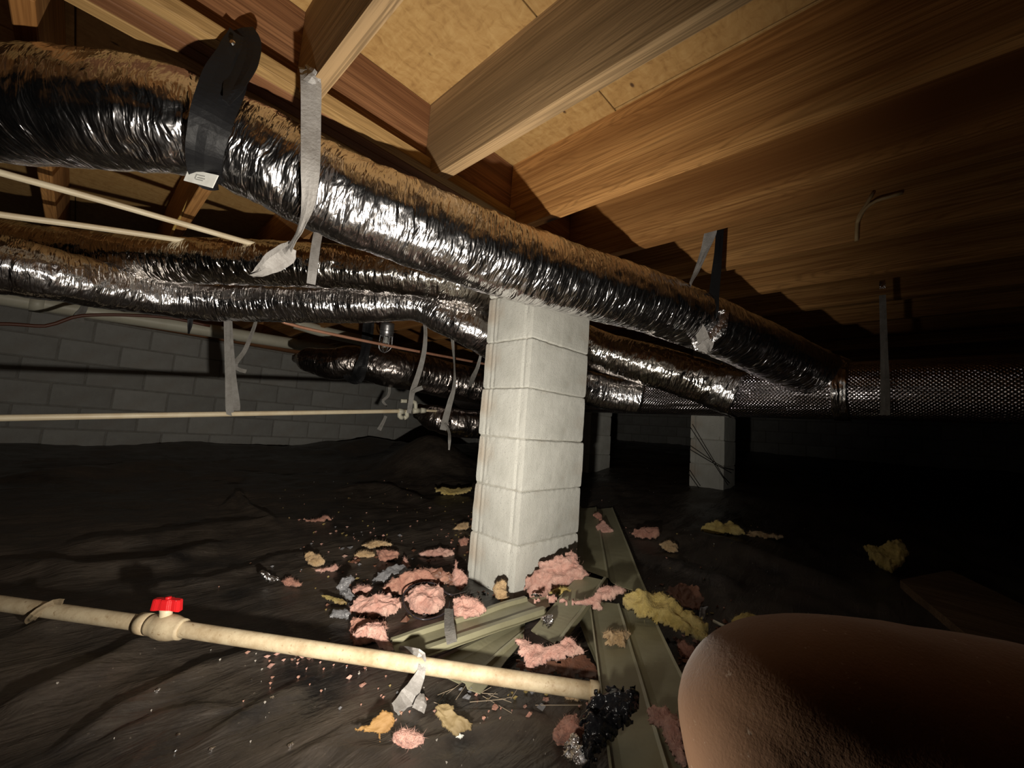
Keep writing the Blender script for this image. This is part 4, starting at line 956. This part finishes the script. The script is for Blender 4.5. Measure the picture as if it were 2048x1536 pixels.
sheet('foil_scrap', 'large crumpled foil scrap at the bottom beside the black bag', 'foil', [(1126, 1500), (1142, 1470), (1152, 1466), (1164, 1492), (1186, 1520), (1198, 1540), (1160, 1545), (1140, 1530), (1120, 1514)], SCRAPF, 48, 67, .02, .014, 2., 'foil scraps')
sheet('foil_scrap', 'tiny foil fleck beside the pier corner tuft', 'foil', [(1060, 1192), (1072, 1184), (1086, 1190), (1074, 1198)], SCRAPF, 40, 68, .05, .008, 2., 'foil scraps')
sheet('film_scrap', 'grey plastic film curl left of the pink heap', 'plastic', [(672, 1174), (684, 1158), (704, 1152), (710, 1162), (698, 1174), (704, 1188), (718, 1200), (700, 1204), (682, 1192)], SHEETG, 45, 69, .01, .016, 1.5, 'grey film scraps')
sheet('film_scrap', 'grey film fold beneath the yellow leaf', 'plastic', [(658, 1234), (668, 1218), (690, 1220), (704, 1228), (696, 1240), (676, 1240)], SHEETG, 40, 70, .006, .012, 1., 'grey film scraps')
sheet('film_scrap', 'dark film flap behind the wire loop beside the pink tuft', 'plastic', [(744, 1160), (770, 1138), (800, 1128), (822, 1140), (830, 1150), (800, 1156), (770, 1168)], SHEETG, 35, 71, .01, .01, 1., 'grey film scraps')
sheet('brown_paper', 'brown backing paper standing behind the round pink wad', 'paper', [(830, 1172), (842, 1150), (872, 1142), (882, 1134), (890, 1148), (908, 1150), (912, 1172), (890, 1166), (860, 1168)], BROWNPAPER, 55, 72, .03)
sheet('brown_paper', 'dark brown backing sheet inside the gap above the pipe end', 'paper', [(1020, 1330), (1050, 1318), (1110, 1326), (1170, 1312), (1196, 1330), (1200, 1366), (1120, 1358), (1040, 1346)], BROWNPAPER, 20, 73, .01)
sheet('brown_paper', 'dark rust scrap behind the shaggy yellow bat', 'paper', [(1330, 1180), (1360, 1168), (1400, 1176), (1410, 1200), (1396, 1226), (1366, 1216), (1346, 1200)], BROWNPAPER, 35, 74, .01)
sheet('film_scrap', 'pale film point rising behind the yellow bat', 'plastic', [(1396, 1236), (1400, 1216), (1418, 1210), (1414, 1226), (1412, 1244)], SHEETG, 60, 75, .03, .006, 1., 'grey film scraps')
# tape strips on and under the floor pipe
strap('grey tape tail hanging over the floor pipe down to the plastic', [fp(800, 1296, .03), pat(822)+up*.021+Vector(W_)*.012, pat(842)+up*.022, pat(847)+up*.004-Vector(W_)*.024, pat(840)-up*.02-Vector(W_)*.03, fp(816, 1396, .010), fp(790, 1420, .006)], [.012, .016, .018, .02, .03, .045, .03], STRAP, [0, 20, 20, 10, 0, 0, 0], 'strips on the floor pipe', wrink=.003, seed=51)
strap('crumpled grey tape scrap below the tape tail', [fp(845, 1392, .02), fp(842, 1405, .02), fp(836, 1422, .01)], [.014, .028, .03], STRAP, None, 'strips on the floor pipe', wrink=.008, seed=52)
strap('grey ribbon laid across the fanned siding panel', [fp(898, 1218, .075), fp(898, 1240, .075), fp(900, 1262, .072), fp(904, 1286, .058)], [.026, .028, .03, .028], STRAPD, None, 'strips on the floor pipe', wrink=.002, seed=53)
# wire loop
lp2 = [onF(852+46*math.cos(a)+2*math.sin(3*a), 1202+37*math.sin(a), .045-.02*math.sin(a)) for a in np.linspace(0, 2*math.pi, 26)]
lp2 = lp2[:-2]+[onF(905, 1190, .05), onF(930, 1184, .03)]
o = link('wire_loop', tube_mesh('wire_loop', lp2, .0028, 8, .012), mat_simple('dark_film_wire', (.035, .03, .035), .25)); tag(o, 'dark thin wire loop round the pink wad', 'wire')
# white trim strip ends
o = link('plastic_rod', tube_mesh('plastic_rod', [onF(1427, 1242, .02), onF(1452, 1254, .02), onF(1474, 1264, .02)], .005, 8, .03), PVC); tag(o, 'thin pale rod lying near the brown knee', 'rod')
# black bag
chunk('black_bag', 'crumpled shiny black plastic bag on the siding at the pipe end', 'bag', [(1170, 1420), (1180, 1400), (1198, 1380), (1222, 1374), (1250, 1380), (1268, 1378), (1284, 1398), (1280, 1424), (1262, 1446), (1238, 1462), (1216, 1480), (1196, 1520), (1180, 1545), (1164, 1530), (1168, 1490), (1162, 1450)], BAGM, 45, .034, 1.3, .035, 80)
# dark fold of sheet in front of the pipe
# old plank on the right
def plank():
    C = [onF(q[0], q[1], .03) for q in ((1800, 1160), (1960, 1290), (2300, 1330), (1900, 1140))]
    v = [tuple(c) for c in C]+[(c.x, c.y, c.z-.035) for c in C]
    me = pyd('plank', v, [[0, 1, 2, 3], [7, 6, 5, 4], [0, 4, 5, 1], [1, 5, 6, 2], [2, 6, 7, 3], [3, 7, 4, 0]])
    bm = bmesh.new(); bm.from_mesh(me); bmesh.ops.recalc_face_normals(bm, faces=bm.faces[:]); bm.to_mesh(me); bm.free()
    o = link('plank', me, W_OLD); tag(o, 'wide weathered board lying on the dark right side', 'board')
plank()

# scattered crumbs: uncountable flecks
def crumbs(name, label, mat, n, seed, regions, smin, smax):
    rg = random.Random(seed); V = []; Fc = []
    for i in range(n):
        cx, cy, rx, ry = rg.choice(regions)
        for _ in range(8):
            px, py = rg.gauss(cx, rx), rg.gauss(cy, ry)
            if py > 930 and 0 < px < 2040: break
        P = onF(px, min(py, 1530), .003); s = rg.uniform(smin, smax)*rg.choice((.6, 1, 1, 1.6)); a = rg.uniform(0, 6.28); el = rg.uniform(.25, 1)
        k = len(V); m = rg.choice((4, 5, 6))
        for j in range(m):
            b = a+j/m*6.28; r = s*rg.uniform(.6, 1.2)
            V.append((P.x+r*math.cos(b), P.y+r*el*math.sin(b), P.z+rg.uniform(0, s*.5)))
        V.append((P.x, P.y, P.z+s*rg.uniform(.3, .9))); V.append((P.x, P.y, P.z-.004))
        for j in range(m): Fc.append([k+j, k+(j+1) % m, k+m]); Fc.append([k+(j+1) % m, k+j, k+m+1])
    o = link(name, pyd(name, V, Fc), mat); tag(o, label, 'litter', kind='stuff')
crumbs('pink_crumbs', 'scattered pink insulation crumbs on the black plastic', PINKB, 150, 5, [(760, 1120, 110, 50), (900, 1110, 60, 40), (700, 1350, 120, 40), (1000, 1400, 120, 40), (1300, 1100, 80, 60), (1380, 1290, 30, 40), (750, 1010, 120, 40)], .0025, .008)
crumbs('pale_flecks', 'scattered pale flecks and chips on the black plastic', mat_simple('pale_chip', (.40, .37, .33), .8), 100, 6, [(500, 1420, 260, 60), (760, 1000, 140, 45), (1000, 1470, 200, 40), (1450, 1120, 130, 60), (620, 1300, 100, 40), (1250, 960, 60, 30), (1550, 1200, 120, 60)], .0012, .0034)
crumbs('leaf_bits', 'scattered dry leaf and kraft paper bits', LEAFM, 110, 7, [(700, 1180, 60, 50), (740, 1030, 90, 30), (1350, 1180, 70, 60), (920, 1060, 30, 30), (1000, 1385, 120, 15), (1500, 1080, 90, 20)], .003, .008)
crumbs('silver_flecks', 'scattered tiny silver foil flecks', SCRAPF, 70, 8, [(900, 1200, 120, 60), (1300, 1150, 90, 70), (600, 1420, 200, 60), (700, 920, 120, 30), (1240, 1080, 30, 60)], .002, .006)
crumbs('brown_shreds', 'torn brown paper shreds strewn around the pink heap', BROWNPAPER, 90, 21, [(840, 1180, 70, 40), (740, 1130, 60, 30), (930, 1090, 25, 25), (1370, 1230, 40, 50), (1380, 1310, 15, 25)], .006, .016)
crumbs('film_shreds', 'dark grey film shreds strewn around the pink heap', SHEETG, 60, 22, [(800, 1190, 90, 40), (950, 1180, 40, 20), (700, 1100, 60, 40), (1000, 1390, 100, 12)], .005, .014)
crumbs('pink_shreds', 'small torn pink insulation shreds strewn around the heap', PINK, 70, 23, [(820, 1170, 90, 45), (960, 1190, 40, 25), (740, 1080, 80, 30), (1200, 1230, 60, 40), (620, 1320, 60, 15)], .004, .010)
def straws():
    rg = random.Random(12)
    V = []; Fc = []
    for i in range(16):
        px, py = rg.uniform(860, 1150), rg.uniform(1372, 1412); P = onF(px, py, .006); a = rg.gauss(-.3, .9); L = rg.uniform(.03, .11)
        d_ = Vector((math.cos(a), math.sin(a), rg.uniform(-.05, .2)))*L; nrm = Vector((-math.sin(a), math.cos(a), 0))*.0007; k = len(V)
        for q in (P-nrm, P+nrm, P+d_+nrm*.4, P+d_-nrm*.4): V.append(tuple(q)); V.append((q.x, q.y, q.z+.001))
        Fc += [[k, k+2, k+4, k+6], [k+7, k+5, k+3, k+1], [k, k+1, k+3, k+2], [k+2, k+3, k+5, k+4], [k+4, k+5, k+7, k+6], [k+6, k+7, k+1, k]]
    o = link('dry_straws', pyd('dry_straws', V, Fc), mat_simple('straw', (.36, .29, .21), .7)); tag(o, 'loose dry straws and fibres beneath the floor pipe', 'straw', kind='stuff')
straws()

# ------------------------------------------------------------------ the photographer's bent knee
def person():
    K = D(1552, 1420, .325)
    hip = Vector((.60, -.36, -.22)); ank = Vector((.44, -.06, -.56))
    ank.z = fz(ank.x, ank.y)+.09
    K0, K2, K3 = D(1640, 1412, .318), D(1530, 1452, .325), D(1536, 1520, .323)
    th = [K0.lerp(hip, t) for t in (.3, .55, .8, 1.0)]; sh = [K3.lerp(ank, t) for t in (.35, .6, .85, 1.0)]
    fd = (Vector((K.x, K.y, 0))-Vector((hip.x, hip.y, 0))).normalized()
    foot = [ank+Vector((0, 0, -.045))+fd*.06, ank+Vector((0, 0, -.055))+fd*.15]
    heel = ank+Vector((0, 0, -.045))-fd*.05
    pts = [K, K0]+th+[hip+Vector((.06, -.14, .05)), K2, K3]+sh+foot+[heel]
    rad = [.0715, .0735, .082, .092, .102, .112, .14, .0715, .071, .069, .066, .060, .055, .05, .04, .046]
    ed = [(0, 1), (1, 2), (2, 3), (3, 4), (4, 5), (5, 6), (0, 7), (7, 8), (8, 9), (9, 10), (10, 11), (11, 12), (12, 13), (13, 14), (12, 15)]
    me = bpy.data.meshes.new('person'); me.from_pydata([tuple(p-K) for p in pts], ed, []); me.update()
    o = bpy.data.objects.new('person', me); COL.objects.link(o); o.location = K
    sk = o.modifiers.new('skin', 'SKIN'); sk.use_smooth_shade = True
    for i, r in enumerate(rad): me.skin_vertices[0].data[i].radius = (r, r)
    me.skin_vertices[0].data[5].use_root = True
    ss = o.modifiers.new('sub', 'SUBSURF'); ss.levels = 3; ss.render_levels = 3
    dg = bpy.context.evaluated_depsgraph_get(); ev = o.evaluated_get(dg); m2 = bpy.data.meshes.new_from_object(ev)
    o.modifiers.clear(); o.data = m2; m2.materials.clear(); m2.materials.append(CANVAS)
    v = np.zeros(len(m2.vertices)*3); m2.vertices.foreach_get('co', v); v = v.reshape(-1, 3); nr = np.zeros(len(v)*3); m2.vertices.foreach_get('normal', nr); nr = nr.reshape(-1, 3)
    v = v+nr*(.003*fbm(v[:, 0]*14, v[:, 1]*14, v[:, 2]*14, 5, 3)+.0015*ridged(v[:, 0]*30, v[:, 1]*12, v[:, 2]*30, 6, 2))[:, None]
    m2.vertices.foreach_set('co', v.ravel()); m2.update(); m2.polygons.foreach_set('use_smooth', [True]*len(m2.polygons))
    tag(o, 'bent knee of a crouching person in brown canvas trousers, bottom right', 'person')
person()
